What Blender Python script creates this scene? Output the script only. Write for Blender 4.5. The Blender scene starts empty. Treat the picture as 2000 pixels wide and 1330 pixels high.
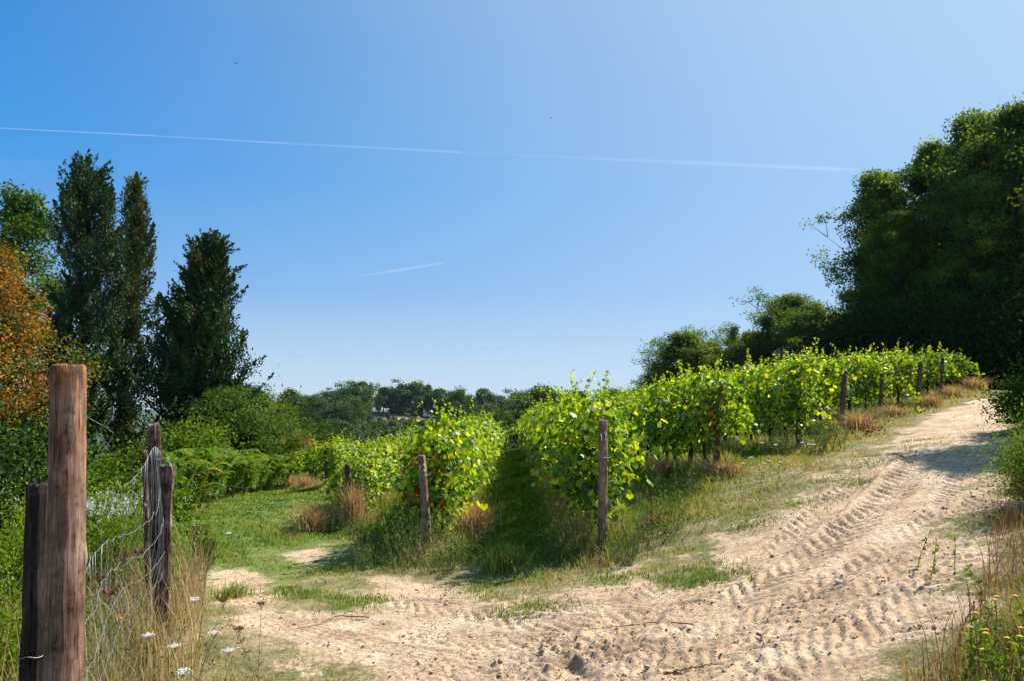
import bpy, math, random
import numpy as np
from mathutils import Vector, Matrix
PI = math.pi
R = math.radians
sc = bpy.context.scene
C = sc.collection

# ------------------------------------------------------------------ camera, sky, sun, exposure
FP = 1400.0                      # focal length in photo pixels (2000 px wide)
PITCH = math.atan(135 / FP)
cam_d = bpy.data.cameras.new('camera')
cam_d.sensor_width = 36.0
cam_d.lens = FP / 2000 * 36
cam_d.clip_start = 0.05
cam_d.clip_end = 90000
cam = bpy.data.objects.new('camera', cam_d)
C.objects.link(cam)
cam.location = (0, 0, 0)
cam.rotation_euler = (PI / 2 + PITCH, 0, 0)
sc.camera = cam

SUN_AZ = math.atan2(1.0, 0.62)   # from +Y towards +X
SUN_EL = R(47)
SKY_GAIN = 4.55
world = bpy.data.worlds.new('World')
sc.world = world
world.use_nodes = True
wn = world.node_tree
bg = wn.nodes['Background']
sky = wn.nodes.new('ShaderNodeTexSky')
sky.sky_type = 'NISHITA'
sky.sun_disc = False
sky.sun_elevation = SUN_EL
sky.sun_rotation = SUN_AZ
sky.altitude = 300
sky.air_density = 1.0
sky.dust_density = 0.7
sky.ozone_density = 2.2
# deeper, cleaner blue away from the sun and a pale band low down, blended over the physical sky
_L = wn.links.new
_tc = wn.nodes.new('ShaderNodeTexCoord')
_sep = wn.nodes.new('ShaderNodeSeparateXYZ'); _L(_tc.outputs['Generated'], _sep.inputs[0])
_rz = wn.nodes.new('ShaderNodeValToRGB'); _L(_sep.outputs[2], _rz.inputs[0])
_e = _rz.color_ramp.elements
_e[0].position = 0.0; _e[0].color = (.62, .74, .88, 1)
_e[1].position = .60; _e[1].color = (.002, .20, .60, 1)
for _p, _c in ((.06, (.50, .68, .89, 1)), (.16, (.22, .48, .88, 1)), (.30, (.055, .34, .82, 1)), (.46, (.004, .24, .70, 1))):
    _x = _e.new(_p); _x.color = _c
_sd = (math.sin(SUN_AZ) * math.cos(SUN_EL), math.cos(SUN_AZ) * math.cos(SUN_EL), math.sin(SUN_EL))
_dot = wn.nodes.new('ShaderNodeVectorMath'); _dot.operation = 'DOT_PRODUCT'
_L(_tc.outputs['Generated'], _dot.inputs[0]); _dot.inputs[1].default_value = _sd
_mr = wn.nodes.new('ShaderNodeMapRange'); _mr.inputs[1].default_value = .12; _mr.inputs[2].default_value = 1.0
_L(_dot.outputs['Value'], _mr.inputs[0])
_pw = wn.nodes.new('ShaderNodeMath'); _pw.operation = 'POWER'; _pw.inputs[1].default_value = 1.45; _L(_mr.outputs[0], _pw.inputs[0])
_mx = wn.nodes.new('ShaderNodeMix'); _mx.data_type = 'RGBA'
_L(_pw.outputs[0], _mx.inputs[0]); _L(_rz.outputs[0], _mx.inputs[6]); _mx.inputs[7].default_value = (.54, .77, 1.0, 1)
_sc = wn.nodes.new('ShaderNodeVectorMath'); _sc.operation = 'SCALE'; _sc.inputs[3].default_value = SKY_GAIN
_L(_mx.outputs[2], _sc.inputs[0])
_m2 = wn.nodes.new('ShaderNodeMix'); _m2.data_type = 'RGBA'; _m2.inputs[0].default_value = .94
_L(sky.outputs[0], _m2.inputs[6]); _L(_sc.outputs[0], _m2.inputs[7])
_L(_m2.outputs[2], bg.inputs['Color'])
bg.inputs['Strength'].default_value = 0.12

sl = bpy.data.lights.new('sun', 'SUN')
sl.energy = 5.0
sl.angle = R(0.55)
sl.color = (1.0, 0.95, 0.86)
sun = bpy.data.objects.new('sun', sl)
C.objects.link(sun)
sdir = Vector((math.sin(SUN_AZ) * math.cos(SUN_EL), math.cos(SUN_AZ) * math.cos(SUN_EL), math.sin(SUN_EL)))
sun.rotation_euler = (-sdir).to_track_quat('-Z', 'Y').to_euler()
sun.location = (30, 10, 60)

sc.view_settings.view_transform = 'Standard'
sc.view_settings.look = 'None'
sc.view_settings.exposure = 0.8
sc.view_settings.gamma = 1
sc.cycles.max_bounces = 8
sc.cycles.diffuse_bounces = 3
sc.cycles.transmission_bounces = 4
sc.cycles.volume_bounces = 0
sc.cycles.transparent_max_bounces = 6
sc.cycles.use_adaptive_sampling = True
sc.cycles.adaptive_threshold = 0.02
sc.cycles.use_denoising = True

# ------------------------------------------------------------------ helpers
def ray(px, py):
    """direction through a photo pixel, scaled so that its y component is 1"""
    u, v = px - 1000, 665 - py
    c, s = math.cos(PITCH), math.sin(PITCH)
    d = (u, FP * c - v * s, FP * s + v * c)
    return (d[0] / d[1], 1.0, d[2] / d[1])

def at(px, py, Y):
    d = ray(px, py)
    return (d[0] * Y, Y, d[2] * Y)

def sstep(a, b, x):
    t = np.clip((x - a) / (b - a), 0, 1)
    return t * t * (3 - 2 * t)

def _hash(ix, iy, seed):
    with np.errstate(over='ignore'):
        h = (ix.astype(np.uint32) * np.uint32(374761393) + iy.astype(np.uint32) * np.uint32(668265263)
             + np.uint32(seed * 1442695041 & 0xffffffff))
        h = (h ^ (h >> np.uint32(13))) * np.uint32(1274126177)
        h = h ^ (h >> np.uint32(16))
    return h

def noise(x, y, seed=0):
    x = np.asarray(x, dtype=np.float64); y = np.asarray(y, dtype=np.float64)
    ix = np.floor(x).astype(np.int64); iy = np.floor(y).astype(np.int64)
    fx, fy = x - ix, y - iy
    ux = fx * fx * fx * (fx * (fx * 6 - 15) + 10); uy = fy * fy * fy * (fy * (fy * 6 - 15) + 10)
    def g(a, b):
        ang = _hash(ix + a, iy + b, seed).astype(np.float64) * (2 * PI / 4294967296.0)
        return np.cos(ang) * (fx - a) + np.sin(ang) * (fy - b)
    n0 = g(0, 0) * (1 - ux) + g(1, 0) * ux
    n1 = g(0, 1) * (1 - ux) + g(1, 1) * ux
    return (n0 * (1 - uy) + n1 * uy) * 1.5

def fbm(x, y, oct=4, seed=0, gain=0.5):
    s = 0; a = 1.0
    for o in range(oct):
        s = s + a * noise(x * 2 ** o, y * 2 ** o, seed + o * 17)
        a *= gain
    return s

def mesh_np(name, verts, faces, mat=None, attrs=None, smooth=False):
    """faces: list of integer arrays (n, k)"""
    me = bpy.data.meshes.new(name)
    verts = np.ascontiguousarray(verts, dtype=np.float32)
    me.vertices.add(len(verts))
    me.vertices.foreach_set('co', verts.ravel())
    if not isinstance(faces, list):
        faces = [faces]
    loops = np.concatenate([f.ravel() for f in faces]).astype(np.int32)
    tot = np.concatenate([np.full(len(f), f.shape[1], dtype=np.int32) for f in faces])
    start = np.concatenate([[0], np.cumsum(tot)[:-1]]).astype(np.int32)
    me.loops.add(len(loops))
    me.loops.foreach_set('vertex_index', loops)
    me.polygons.add(len(tot))
    me.polygons.foreach_set('loop_start', start)
    if smooth:
        me.polygons.foreach_set('use_smooth', np.ones(len(tot), dtype=bool))
    me.update(calc_edges=True)
    if attrs:
        for k, a in attrs.items():
            at_ = me.attributes.new(k, 'FLOAT', 'POINT')
            at_.data.foreach_set('value', np.ascontiguousarray(a, dtype=np.float32))
    if mat:
        me.materials.append(mat)
    return me

def link(name, me, parent=None, loc=None, rotz=0.0, scale=None):
    o = bpy.data.objects.new(name, me)
    C.objects.link(o)
    if parent: o.parent = parent
    if loc is not None: o.location = loc
    if rotz: o.rotation_euler = (0, 0, rotz)
    if scale is not None: o.scale = scale if hasattr(scale, '__len__') else (scale,) * 3
    return o

def tag(o, label, cat, group=None, kind=None):
    if label: o['label'] = label
    if cat: o['category'] = cat
    if group: o['group'] = group
    if kind: o['kind'] = kind
    return o

def thing(name, label, cat, loc=(0, 0, 0), rotz=0.0, group=None, scale=None):
    o = link(name, None, None, loc, rotz, scale)
    o.empty_display_size = 0.2
    return tag(o, label, cat, group)

def dup(root, loc, rotz=0.0, scale=None, label=None, group=None):
    r = root.copy(); C.objects.link(r)
    r.location = loc; r.rotation_euler = (0, 0, rotz)
    if scale is not None: r.scale = scale if hasattr(scale, '__len__') else (scale,) * 3
    if label: r['label'] = label
    if group: r['group'] = group
    for ch in list(root.children):
        c = ch.copy(); C.objects.link(c); c.parent = r
        for g in ch.children:
            d = g.copy(); C.objects.link(d); d.parent = c
    return r

class Geo:
    """collects vertices, faces (by size) and a per-vertex tint"""
    def __init__(s):
        s.v = []; s.f = {}; s.t = []; s.n = 0
    def add(s, v, f, tint=0.5):
        v = np.asarray(v, dtype=np.float32).reshape(-1, 3)
        f = np.asarray(f, dtype=np.int64)
        s.f.setdefault(f.shape[1], []).append(f + s.n)
        s.v.append(v)
        s.t.append(np.broadcast_to(np.asarray(tint, dtype=np.float32), (len(v),)).copy())
        s.n += len(v)
    def mesh(s, name, mat, smooth=False):
        return mesh_np(name, np.concatenate(s.v), [np.concatenate(x) for x in s.f.values()], mat,
                       {'tint': np.concatenate(s.t)}, smooth)

def tube(geo, pts, rad, k=6, tint=0.5, cap=True):
    pts = np.asarray(pts, dtype=np.float64); n = len(pts)
    rad = np.broadcast_to(np.asarray(rad, dtype=np.float64), (n,))
    tan = np.gradient(pts, axis=0)
    tan /= np.linalg.norm(tan, axis=1)[:, None] + 1e-12
    ref = np.array([0.0, 0, 1]) if abs(tan[:, 2]).mean() < 0.8 else np.array([1.0, 0, 0])
    a = np.cross(tan, ref); a /= np.linalg.norm(a, axis=1)[:, None] + 1e-9
    b = np.cross(tan, a)
    th = np.arange(k) * 2 * PI / k
    ring = (np.cos(th)[None, :, None] * a[:, None, :] + np.sin(th)[None, :, None] * b[:, None, :]) * rad[:, None, None]
    v = (pts[:, None, :] + ring).reshape(-1, 3)
    i = np.arange(n - 1)[:, None] * k + np.arange(k)[None, :]
    j = np.arange(n - 1)[:, None] * k + (np.arange(k)[None, :] + 1) % k
    f = np.stack([i, j, j + k, i + k], axis=2).reshape(-1, 4)
    geo.add(v, f, tint)
    if cap:
        c = geo.n
        geo.add(pts[-1:] , np.zeros((0, 3), dtype=int), tint)
        base = c - k
        ff = np.stack([np.full(k, c), base + np.arange(k), base + (np.arange(k) + 1) % k], axis=1)
        geo.f.setdefault(3, []).append(ff)

def unit(v):
    return v / (np.linalg.norm(v, axis=-1, keepdims=True) + 1e-9)

def scatter(geo, tv, tf, pos, axis, nrm, size, tint):
    """place template (x across, y along the leaf, z its normal) at every pos"""
    y = unit(axis)
    z = unit(nrm - (nrm * y).sum(1, keepdims=True) * y)
    x = np.cross(y, z)
    size = np.broadcast_to(size, (len(pos),))
    M = np.stack([x, y, z], axis=1) * size[:, None, None]
    v = np.einsum('vk,nkj->nvj', tv, M) + pos[:, None, :]
    nV = len(tv)
    f = (tf[None] + (np.arange(len(pos)) * nV)[:, None, None]).reshape(-1, tf.shape[1])
    tint = np.broadcast_to(tint, (len(pos),))
    geo.add(v.reshape(-1, 3), f, np.repeat(tint, nV))

# leaf templates
LEAF_V = np.array([(0, 0, 0), (0.32, 0.45, 0.05), (0, 1, -0.12), (-0.32, 0.45, 0.05), (0, .5, -.04)])
LEAF_F = np.array([(0, 1, 4), (1, 2, 4), (2, 3, 4), (3, 0, 4)])
DIA_V = np.array([(0, 0, 0), (0.34, 0.5, 0.07), (0, 1, -0.08), (-0.34, 0.5, 0.07)])
DIA_F = np.array([(0, 1, 2), (0, 2, 3)])
NEE_V = np.array([(0, 0, 0), (0.17, 0.4, 0.04), (0, 1, 0.0), (-0.17, 0.45, 0.04)])
def grape():
    ang = [-90, -58, -35, -12, 8, 30, 50, 70, 90]
    rad = [0.10, .50, .40, .58, .42, .62, .44, .52, .68]
    pts = []
    for a, r in zip(ang, rad):
        pts.append((math.cos(R(a)) * r, .45 + math.sin(R(a)) * r))
    left = [(-x, y) for x, y in pts[1:-1]][::-1]
    out = pts + left
    v = [(0, .45, 0.04)] + [(x, y, -0.25 * (x * x) - 0.12 * (y - .45) ** 2 + (0.05 if i % 2 else -0.03)) for i, (x, y) in enumerate(out)]
    n = len(out)
    f = [(0, 1 + i, 1 + (i + 1) % n) for i in range(n)]
    return np.array(v), np.array(f)
GRAPE_V, GRAPE_F = grape()

# ------------------------------------------------------------------ materials
def new_mat(name):
    m = bpy.data.materials.new(name); m.use_nodes = True
    nt = m.node_tree
    for n in list(nt.nodes): nt.nodes.remove(n)
    out = nt.nodes.new('ShaderNodeOutputMaterial')
    return m, nt, out

def N(nt, kind, **kw):
    n = nt.nodes.new(kind)
    for k, v in kw.items():
        if k.startswith('i_'):
            key = k[2:]
            n.inputs[int(key) if key.isdigit() else key.replace('_', ' ')].default_value = v
        else:
            setattr(n, k, v)
    return n

def ramp(nt, fac, stops):
    r = nt.nodes.new('ShaderNodeValToRGB')
    el = r.color_ramp.elements
    while len(el) > 1: el.remove(el[-1])
    el[0].position = stops[0][0]; el[0].color = (*stops[0][1], 1)
    for p, c in stops[1:]:
        e = el.new(p); e.color = (*c, 1)
    nt.links.new(fac, r.inputs[0])
    return r

def leaf_mat(name, stops, trans=0.4, rough=0.5, spec=0.35, tboost=(1.6, 1.5, 0.6)):
    m, nt, out = new_mat(name)
    a = N(nt, 'ShaderNodeAttribute', attribute_name='tint')
    r = ramp(nt, a.outputs['Fac'], stops)
    p = N(nt, 'ShaderNodeBsdfPrincipled')
    p.inputs['Roughness'].default_value = rough
    p.inputs['Specular IOR Level'].default_value = spec
    nt.links.new(r.outputs[0], p.inputs['Base Color'])
    t = N(nt, 'ShaderNodeBsdfTranslucent')
    mul = N(nt, 'ShaderNodeMix', data_type='RGBA', blend_type='MULTIPLY')
    mul.inputs['Factor'].default_value = 1.0
    nt.links.new(r.outputs[0], mul.inputs[6]); mul.inputs[7].default_value = (*tboost, 1)
    nt.links.new(mul.outputs[2], t.inputs['Color'])
    mx = N(nt, 'ShaderNodeMixShader'); mx.inputs[0].default_value = trans
    nt.links.new(p.outputs[0], mx.inputs[1]); nt.links.new(t.outputs[0], mx.inputs[2])
    nt.links.new(mx.outputs[0], out.inputs[0])
    return m

def wood_mat(name, dark, mid, light, scale=14.0, stretch=0.06, warm_top=None, rough=0.85):
    m, nt, out = new_mat(name)
    tc = N(nt, 'ShaderNodeTexCoord')
    mp = N(nt, 'ShaderNodeMapping'); mp.inputs['Scale'].default_value = (1, 1, stretch)
    nt.links.new(tc.outputs['Object'], mp.inputs[0])
    n1 = N(nt, 'ShaderNodeTexNoise', i_Scale=scale * 4, i_Detail=8.0, i_Roughness=0.65)
    nt.links.new(mp.outputs[0], n1.inputs['Vector'])
    n2 = N(nt, 'ShaderNodeTexNoise', i_Scale=scale * .45, i_Detail=5.0, i_Roughness=0.6)
    nt.links.new(tc.outputs['Object'], n2.inputs['Vector'])
    add = N(nt, 'ShaderNodeMath', operation='MULTIPLY_ADD'); add.inputs[1].default_value = 0.55
    nt.links.new(n2.outputs[0], add.inputs[0])
    sc_ = N(nt, 'ShaderNodeMath', operation='MULTIPLY'); sc_.inputs[1].default_value = 0.5
    nt.links.new(n1.outputs[0], sc_.inputs[0]); nt.links.new(sc_.outputs[0], add.inputs[2])
    r = ramp(nt, add.outputs[0], [(0.36, dark), (0.5, mid), (0.66, light)])
    col = r.outputs[0]
    if warm_top:
        zc, colw = warm_top
        sx = N(nt, 'ShaderNodeSeparateXYZ'); nt.links.new(tc.outputs['Object'], sx.inputs[0])
        mr = N(nt, 'ShaderNodeMapRange'); mr.inputs[1].default_value = zc - .35; mr.inputs[2].default_value = zc + .12
        nt.links.new(sx.outputs[2], mr.inputs[0])
        mulm = N(nt, 'ShaderNodeMath', operation='MULTIPLY'); nt.links.new(mr.outputs[0], mulm.inputs[0])
        mr2 = N(nt, 'ShaderNodeMapRange'); mr2.inputs[1].default_value = .47; mr2.inputs[2].default_value = .62
        nt.links.new(n1.outputs[0], mr2.inputs[0]); nt.links.new(mr2.outputs[0], mulm.inputs[1])
        mix = N(nt, 'ShaderNodeMix', data_type='RGBA'); nt.links.new(mulm.outputs[0], mix.inputs[0])
        nt.links.new(col, mix.inputs[6]); mix.inputs[7].default_value = (*colw, 1)
        col = mix.outputs[2]
    mp3 = N(nt, 'ShaderNodeMapping'); mp3.inputs['Scale'].default_value = (1, 1, .055); nt.links.new(tc.outputs['Object'], mp3.inputs[0])
    n3 = N(nt, 'ShaderNodeTexNoise', i_Scale=scale * 9, i_Detail=3.0, i_Roughness=.5, i_Distortion=.6); nt.links.new(mp3.outputs[0], n3.inputs['Vector'])
    r3 = ramp(nt, n3.outputs[0], [(.36, (.22, .18, .16)), (.43, (.9, .9, .9)), (1, (1, 1, 1))])
    n4 = N(nt, 'ShaderNodeTexNoise', i_Scale=scale * 1.6, i_Detail=6.0, i_Roughness=.7); nt.links.new(tc.outputs['Object'], n4.inputs['Vector'])
    r4 = ramp(nt, n4.outputs[0], [(.32, (.35, .30, .28)), (.44, (1, 1, 1)), (.68, (1.05, 1.05, 1.05)), (.75, (1.35, 1.35, 1.35))])
    for rr__ in (r3, r4):
        mm = N(nt, 'ShaderNodeMix', data_type='RGBA', blend_type='MULTIPLY'); mm.inputs[0].default_value = .85
        nt.links.new(col, mm.inputs[6]); nt.links.new(rr__.outputs[0], mm.inputs[7]); col = mm.outputs[2]
    p = N(nt, 'ShaderNodeBsdfPrincipled'); p.inputs['Roughness'].default_value = rough
    p.inputs['Specular IOR Level'].default_value = 0.2
    nt.links.new(col, p.inputs['Base Color'])
    b = N(nt, 'ShaderNodeBump', i_Strength=0.8, i_Distance=0.012)
    nt.links.new(n1.outputs[0], b.inputs['Height']); nt.links.new(b.outputs[0], p.inputs['Normal'])
    nt.links.new(p.outputs[0], out.inputs[0])
    return m

def plain_mat(name, col, rough=0.7, metal=0.0, spec=.3):
    m, nt, out = new_mat(name)
    tc = N(nt, 'ShaderNodeTexCoord')
    n1 = N(nt, 'ShaderNodeTexNoise', i_Scale=30.0, i_Detail=4.0)
    nt.links.new(tc.outputs['Object'], n1.inputs['Vector'])
    r = ramp(nt, n1.outputs[0], [(.3, tuple(c * .7 for c in col)), (.7, tuple(min(1, c * 1.15) for c in col))])
    p = N(nt, 'ShaderNodeBsdfPrincipled'); p.inputs['Roughness'].default_value = rough
    p.inputs['Metallic'].default_value = metal; p.inputs['Specular IOR Level'].default_value = spec
    nt.links.new(r.outputs[0], p.inputs['Base Color']); nt.links.new(p.outputs[0], out.inputs[0])
    return m

M = {}
M['vine'] = leaf_mat('vine_leaf', [(0, (.02, .065, .010)), (.28, (.06, .15, .012)), (.52, (.20, .32, .012)), (.8, (.43, .47, .015)), (.93, (.48, .38, .02)), (.955, (.30, .06, .015)), (1, (.22, .03, .012))], .48, .42, .45, (1.7, 1.6, .4))
M['broad'] = leaf_mat('broadleaf', [(0, (.016, .045, .006)), (.5, (.055, .112, .010)), (.85, (.12, .18, .013)), (1, (.20, .22, .015))], .3, .65, .08)
M['wood'] = leaf_mat('oak_leaf', [(0, (.014, .040, .009)), (.5, (.065, .130, .018)), (.85, (.16, .23, .022)), (1, (.24, .26, .024))], .42, .6, .12)
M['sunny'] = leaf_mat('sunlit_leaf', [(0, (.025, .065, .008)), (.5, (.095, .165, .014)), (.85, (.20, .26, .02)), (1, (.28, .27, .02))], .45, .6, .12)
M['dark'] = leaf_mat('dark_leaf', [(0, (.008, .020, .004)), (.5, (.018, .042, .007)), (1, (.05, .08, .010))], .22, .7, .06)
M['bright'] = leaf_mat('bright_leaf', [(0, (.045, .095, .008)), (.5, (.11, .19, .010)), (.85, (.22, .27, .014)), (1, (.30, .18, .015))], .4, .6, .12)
M['cypress'] = leaf_mat('cypress_leaf', [(0, (.010, .03, .012)), (.5, (.03, .07, .02)), (.85, (.07, .12, .025)), (1, (.18, .09, .04))], .15, .6, .2, (1.3, 1.2, .7))
M['olive'] = leaf_mat('bronze_cypress_leaf', [(0, (.016, .03, .008)), (.5, (.06, .08, .014)), (.85, (.14, .12, .02)), (1, (.20, .09, .02))], .18, .6, .2, (1.3, 1.2, .7))
M['rust'] = leaf_mat('rusty_leaf', [(0, (.04, .09, .01)), (.3, (.10, .13, .012)), (.46, (.32, .19, .012)), (.75, (.44, .17, .015)), (1, (.22, .055, .012))], .35, .6, .25, (1.5, 1.2, .5))
M['fern'] = leaf_mat('fern_leaf', [(0, (.05, .12, .012)), (.5, (.12, .22, .018)), (.85, (.24, .30, .02)), (1, (.42, .24, .03))], .42, .55, .3)
M['far'] = leaf_mat('far_leaf', [(0, (.018, .042, .010)), (.5, (.058, .115, .020)), (.85, (.11, .17, .028)), (1, (.14, .15, .03))], .25, .6, .2)
M['grass'] = leaf_mat('grass_blade', [(0, (.045, .105, .010)), (.35, (.13, .215, .02)), (.55, (.24, .27, .04)), (.75, (.38, .32, .13)), (1, (.46, .31, .16))], .35, .7, .12, (1.3, 1.4, .6))
M['straw'] = leaf_mat('straw_blade', [(0, (.26, .15, .06)), (.5, (.50, .32, .15)), (1, (.68, .52, .28))], .3, .7, .2, (1.2, 1.1, .8))
M['drystalk'] = leaf_mat('brown_stalk', [(0, (.14, .06, .03)), (.5, (.28, .14, .07)), (1, (.42, .28, .15))], .25, .8, .1)
M['weed'] = leaf_mat('weed_leaf', [(0, (.03, .065, .012)), (.5, (.09, .14, .03)), (.8, (.20, .20, .06)), (1, (.30, .14, .06))], .3, .6, .25)
M['deadred'] = leaf_mat('dead_red_leaf', [(0, (.12, .02, .012)), (1, (.32, .07, .03))], .2, .6, .2)
M['bark'] = wood_mat('bark', (.018, .013, .010), (.05, .036, .026), (.12, .09, .07), 8, .25)
M['vinebark'] = wood_mat('vine_bark', (.012, .008, .006), (.035, .023, .016), (.09, .06, .04), 30, .15)
M['post'] = wood_mat('post_wood', (.06, .038, .024), (.22, .145, .09), (.48, .36, .25), 16, .05)
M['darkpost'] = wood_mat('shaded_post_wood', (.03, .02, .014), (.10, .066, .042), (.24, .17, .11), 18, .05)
M['bigpost'] = wood_mat('round_post_wood', (.045, .025, .016), (.17, .10, .066), (.36, .25, .175), 15, .10, (1.8, (.42, .15, .045)))
M['oldpost'] = wood_mat('weathered_post_wood', (.015, .009, .007), (.09, .05, .038), (.40, .28, .21), 22, .07)
M['blackpost'] = wood_mat('black_post_wood', (.010, .008, .007), (.03, .022, .019), (.09, .065, .055), 18, .05)
M['wire'] = plain_mat('galvanised_wire', (.30, .31, .32), .5, .6)
M['chalk'] = plain_mat('white_paint', (.72, .70, .66), .8)
M['petalw'] = leaf_mat('white_petal', [(0, (.72, .70, .66)), (1, (.85, .84, .80))], .3, .7, .2, (1, 1, 1))
M['petaly'] = leaf_mat('yellow_petal', [(0, (.80, .45, .01)), (1, (.90, .62, .02))], .25, .6, .2, (1, 1, .6))
M['drycap'] = plain_mat('dry_seed_head', (.17, .065, .035), .9)
M['stem'] = plain_mat('dry_stem', (.20, .15, .07), .8)
M['gstem'] = plain_mat('green_stem', (.10, .15, .03), .7)
M['stone'] = plain_mat('stone', (.42, .38, .33), .8)
M['twig'] = plain_mat('twig_bark', (.16, .10, .065), .85)
M['clod'] = plain_mat('dry_clod', (.40, .28, .18), .95)

# ------------------------------------------------------------------ terrain
ROW_X = [-11.6, -9.5, -7.4, -5.3, -3.2, -1.1, 1.0, 3.1, 5.2, 7.3, 9.4, 11.5, 13.6, 15.7]
ROW_PX = [(548, 951), (576, 951), (606, 954), (638, 958), (685, 1032), (838, 1092), (1177, 1085), (1400, 925), (1560, 885), (1643, 843), (1718, 815), (1792, 795), (1838, 777), (1880, 763)]
ROW_END = []
for X, (px, py) in zip(ROW_X, ROW_PX):
    d = ray(px, py); Y = X / d[0]
    ROW_END.append((X, Y, d[2] * Y))
ctrl = list(ROW_END)
ctrl += [(-3.2, 30, -2.5), (-3.2, 45, -3.2), (-1.1, 28, -2.15), (-1.1, 45, -2.7), (1, 28, -1.85), (1, 45, -2.4), (5.2, 30, -.9), (5.2, 45, -1.3),
         (11.5, 32, .1), (11.5, 48, -.1), (16, 34, .9), (-7.4, 36, -3.5), (-7.4, 45, -4.2),
         (0, 0, -1.68), (0, 4, -1.67), (-1.64, 2.6, -1.78), (-2.76, 5.6, -1.70), (2, 1, -1.35), (4, 0, -1.0), (0, -10, -1.6), (10, -8, -.4), (-10, -8, -2.4),
         (-6.8, 14.7, -2.2), (-2.9, 7.4, -1.86), (-9.4, 29, -3.2), (-12, 20, -2.7), (-15, 30, -3.7), (-6, 6, -2.1), (-20, 15, -3.6), (-10, 8, -2.6),
         (1.85, 3.6, -1.38), (3.6, 5.5, -1.02), (6.9, 10, -.46), (12, 17, .1), (17.5, 25, .65), (21, 29, .85), (26, 38, 1.6), (35, 30, 2.4), (20, 50, 1.0), (28, 62, 1.4),
         (-60, 0, -9), (-60, 50, -13), (-22, 60, -8.5), (0, 75, -6), (50, 50, 4.5), (60, 10, 5), (40, -20, 2.5), (0, -45, -1), (-50, -45, -6), (60, 90, 4), (-32, 95, -17), (3, 105, -13), (22, 85, 0)]
ctrl = np.array(ctrl, dtype=np.float64)
def _U(r2):
    return 0.5 * r2 * np.log(r2 + 1e-9)
def _tps_fit(P):
    n = len(P)
    d2 = ((P[:, None, :2] - P[None, :, :2]) ** 2).sum(2)
    K = _U(d2) + np.eye(n) * 0.3
    Q = np.hstack([np.ones((n, 1)), P[:, :2]])
    A = np.block([[K, Q], [Q.T, np.zeros((3, 3))]])
    return np.linalg.solve(A, np.concatenate([P[:, 2], np.zeros(3)]))
_W = _tps_fit(ctrl)
TOE = np.array([(-1.5, -6), (.8, 1.5), (1.5, 3.0), (1.83, 3.6), (2.55, 4.25), (3.15, 4.95), (3.8, 5.8), (4.5, 6.7), (6.9, 10), (12, 17), (17.8, 25), (22, 31), (40, 60)], dtype=float)

def far_z(x, y):
    z = -27 + 2.5 * fbm(x / 90, y / 90, 3, 5)
    z = z + 24.6 * np.exp(-(((x + 40) / 74) ** 4)) * np.exp(-np.abs((y - 268) / 52) ** 2.4)
    z = z + 18.0 * np.exp(-(((x - 120) / 75) ** 2)) * np.exp(-((y - 190) / 80) ** 2)
    r = np.hypot(x, y)
    z = z + sstep(1200, 3000, r) * (26 + 13 * fbm(x / 900 + 3.1, y / 900, 4, 9))
    return z

def base_z(x, y):
    x = np.asarray(x, dtype=np.float64); y = np.asarray(y, dtype=np.float64)
    shp = x.shape; xf, yf = x.ravel(), y.ravel()
    out = np.empty(len(xf))
    r = np.hypot(xf, yf)
    near = r < 110
    z = np.zeros(near.sum())
    xn, yn = xf[near], yf[near]
    for i0 in range(0, len(xn), 200000):
        a, b = xn[i0:i0 + 200000], yn[i0:i0 + 200000]
        s = _W[-3] + _W[-2] * a + _W[-1] * b
        for k in range(len(ctrl)):
            s = s + _W[k] * _U((a - ctrl[k, 0]) ** 2 + (b - ctrl[k, 1]) ** 2)
        z[i0:i0 + 200000] = s
    fz = far_z(xf, yf)
    w = sstep(70, 110, r)
    out[:] = fz
    out[near] = z * (1 - w[near]) + fz[near] * w[near]
    # the bank on the right of the track
    xt = np.interp(yf, TOE[:, 1], TOE[:, 0])
    d = (xf - xt) * 0.82
    bank = sstep(0.0, 1.5, d) * (0.50 + 0.25 * sstep(4, 10, yf)) * (1 - sstep(26, 31, yf)) * sstep(-2, 1, yf)
    out += bank * (1 + 0.35 * noise(xf * .9, yf * .9, 31))
    out += 0.035 * noise(xf * .7, yf * .7, 3) * (r < 100)
    return out.reshape(shp)

def gz(x, y):
    return float(base_z(np.array([x]), np.array([y]))[0])

def on_ground(px, py, y0=1.5, y1=60):
    """where the ray through a photo pixel meets the ground"""
    d = ray(px, py)
    Y = np.geomspace(y0, y1, 500)
    g = base_z(d[0] * Y, Y)
    below = d[2] * Y < g
    i = int(np.argmax(below)) if below.any() else len(Y) - 1
    Yh = Y[i]
    return (d[0] * Yh, Yh, float(g[i]))

def world_poly(pix):
    out = []
    for p in pix:
        if len(p) == 3: out.append((p[0], p[1]))      # already world
        else:
            q = on_ground(*p); out.append((q[0], q[1]))
    return np.array(out)

def poly_sd(x, y, P):
    """signed distance to a polygon, positive inside"""
    d2 = np.full(x.shape, 1e18); ins = np.zeros(x.shape, dtype=bool)
    n = len(P)
    for i in range(n):
        ax, ay = P[i]; bx, by = P[(i + 1) % n]
        ex, ey = bx - ax, by - ay
        t = np.clip(((x - ax) * ex + (y - ay) * ey) / (ex * ex + ey * ey + 1e-12), 0, 1)
        d2 = np.minimum(d2, (x - ax - t * ex) ** 2 + (y - ay - t * ey) ** 2)
        c = ((ay > y) != (by > y)) & (x < (bx - ax) * (y - ay) / (by - ay + 1e-12) + ax)
        ins ^= c
    return np.where(ins, 1, -1) * np.sqrt(d2)

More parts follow.
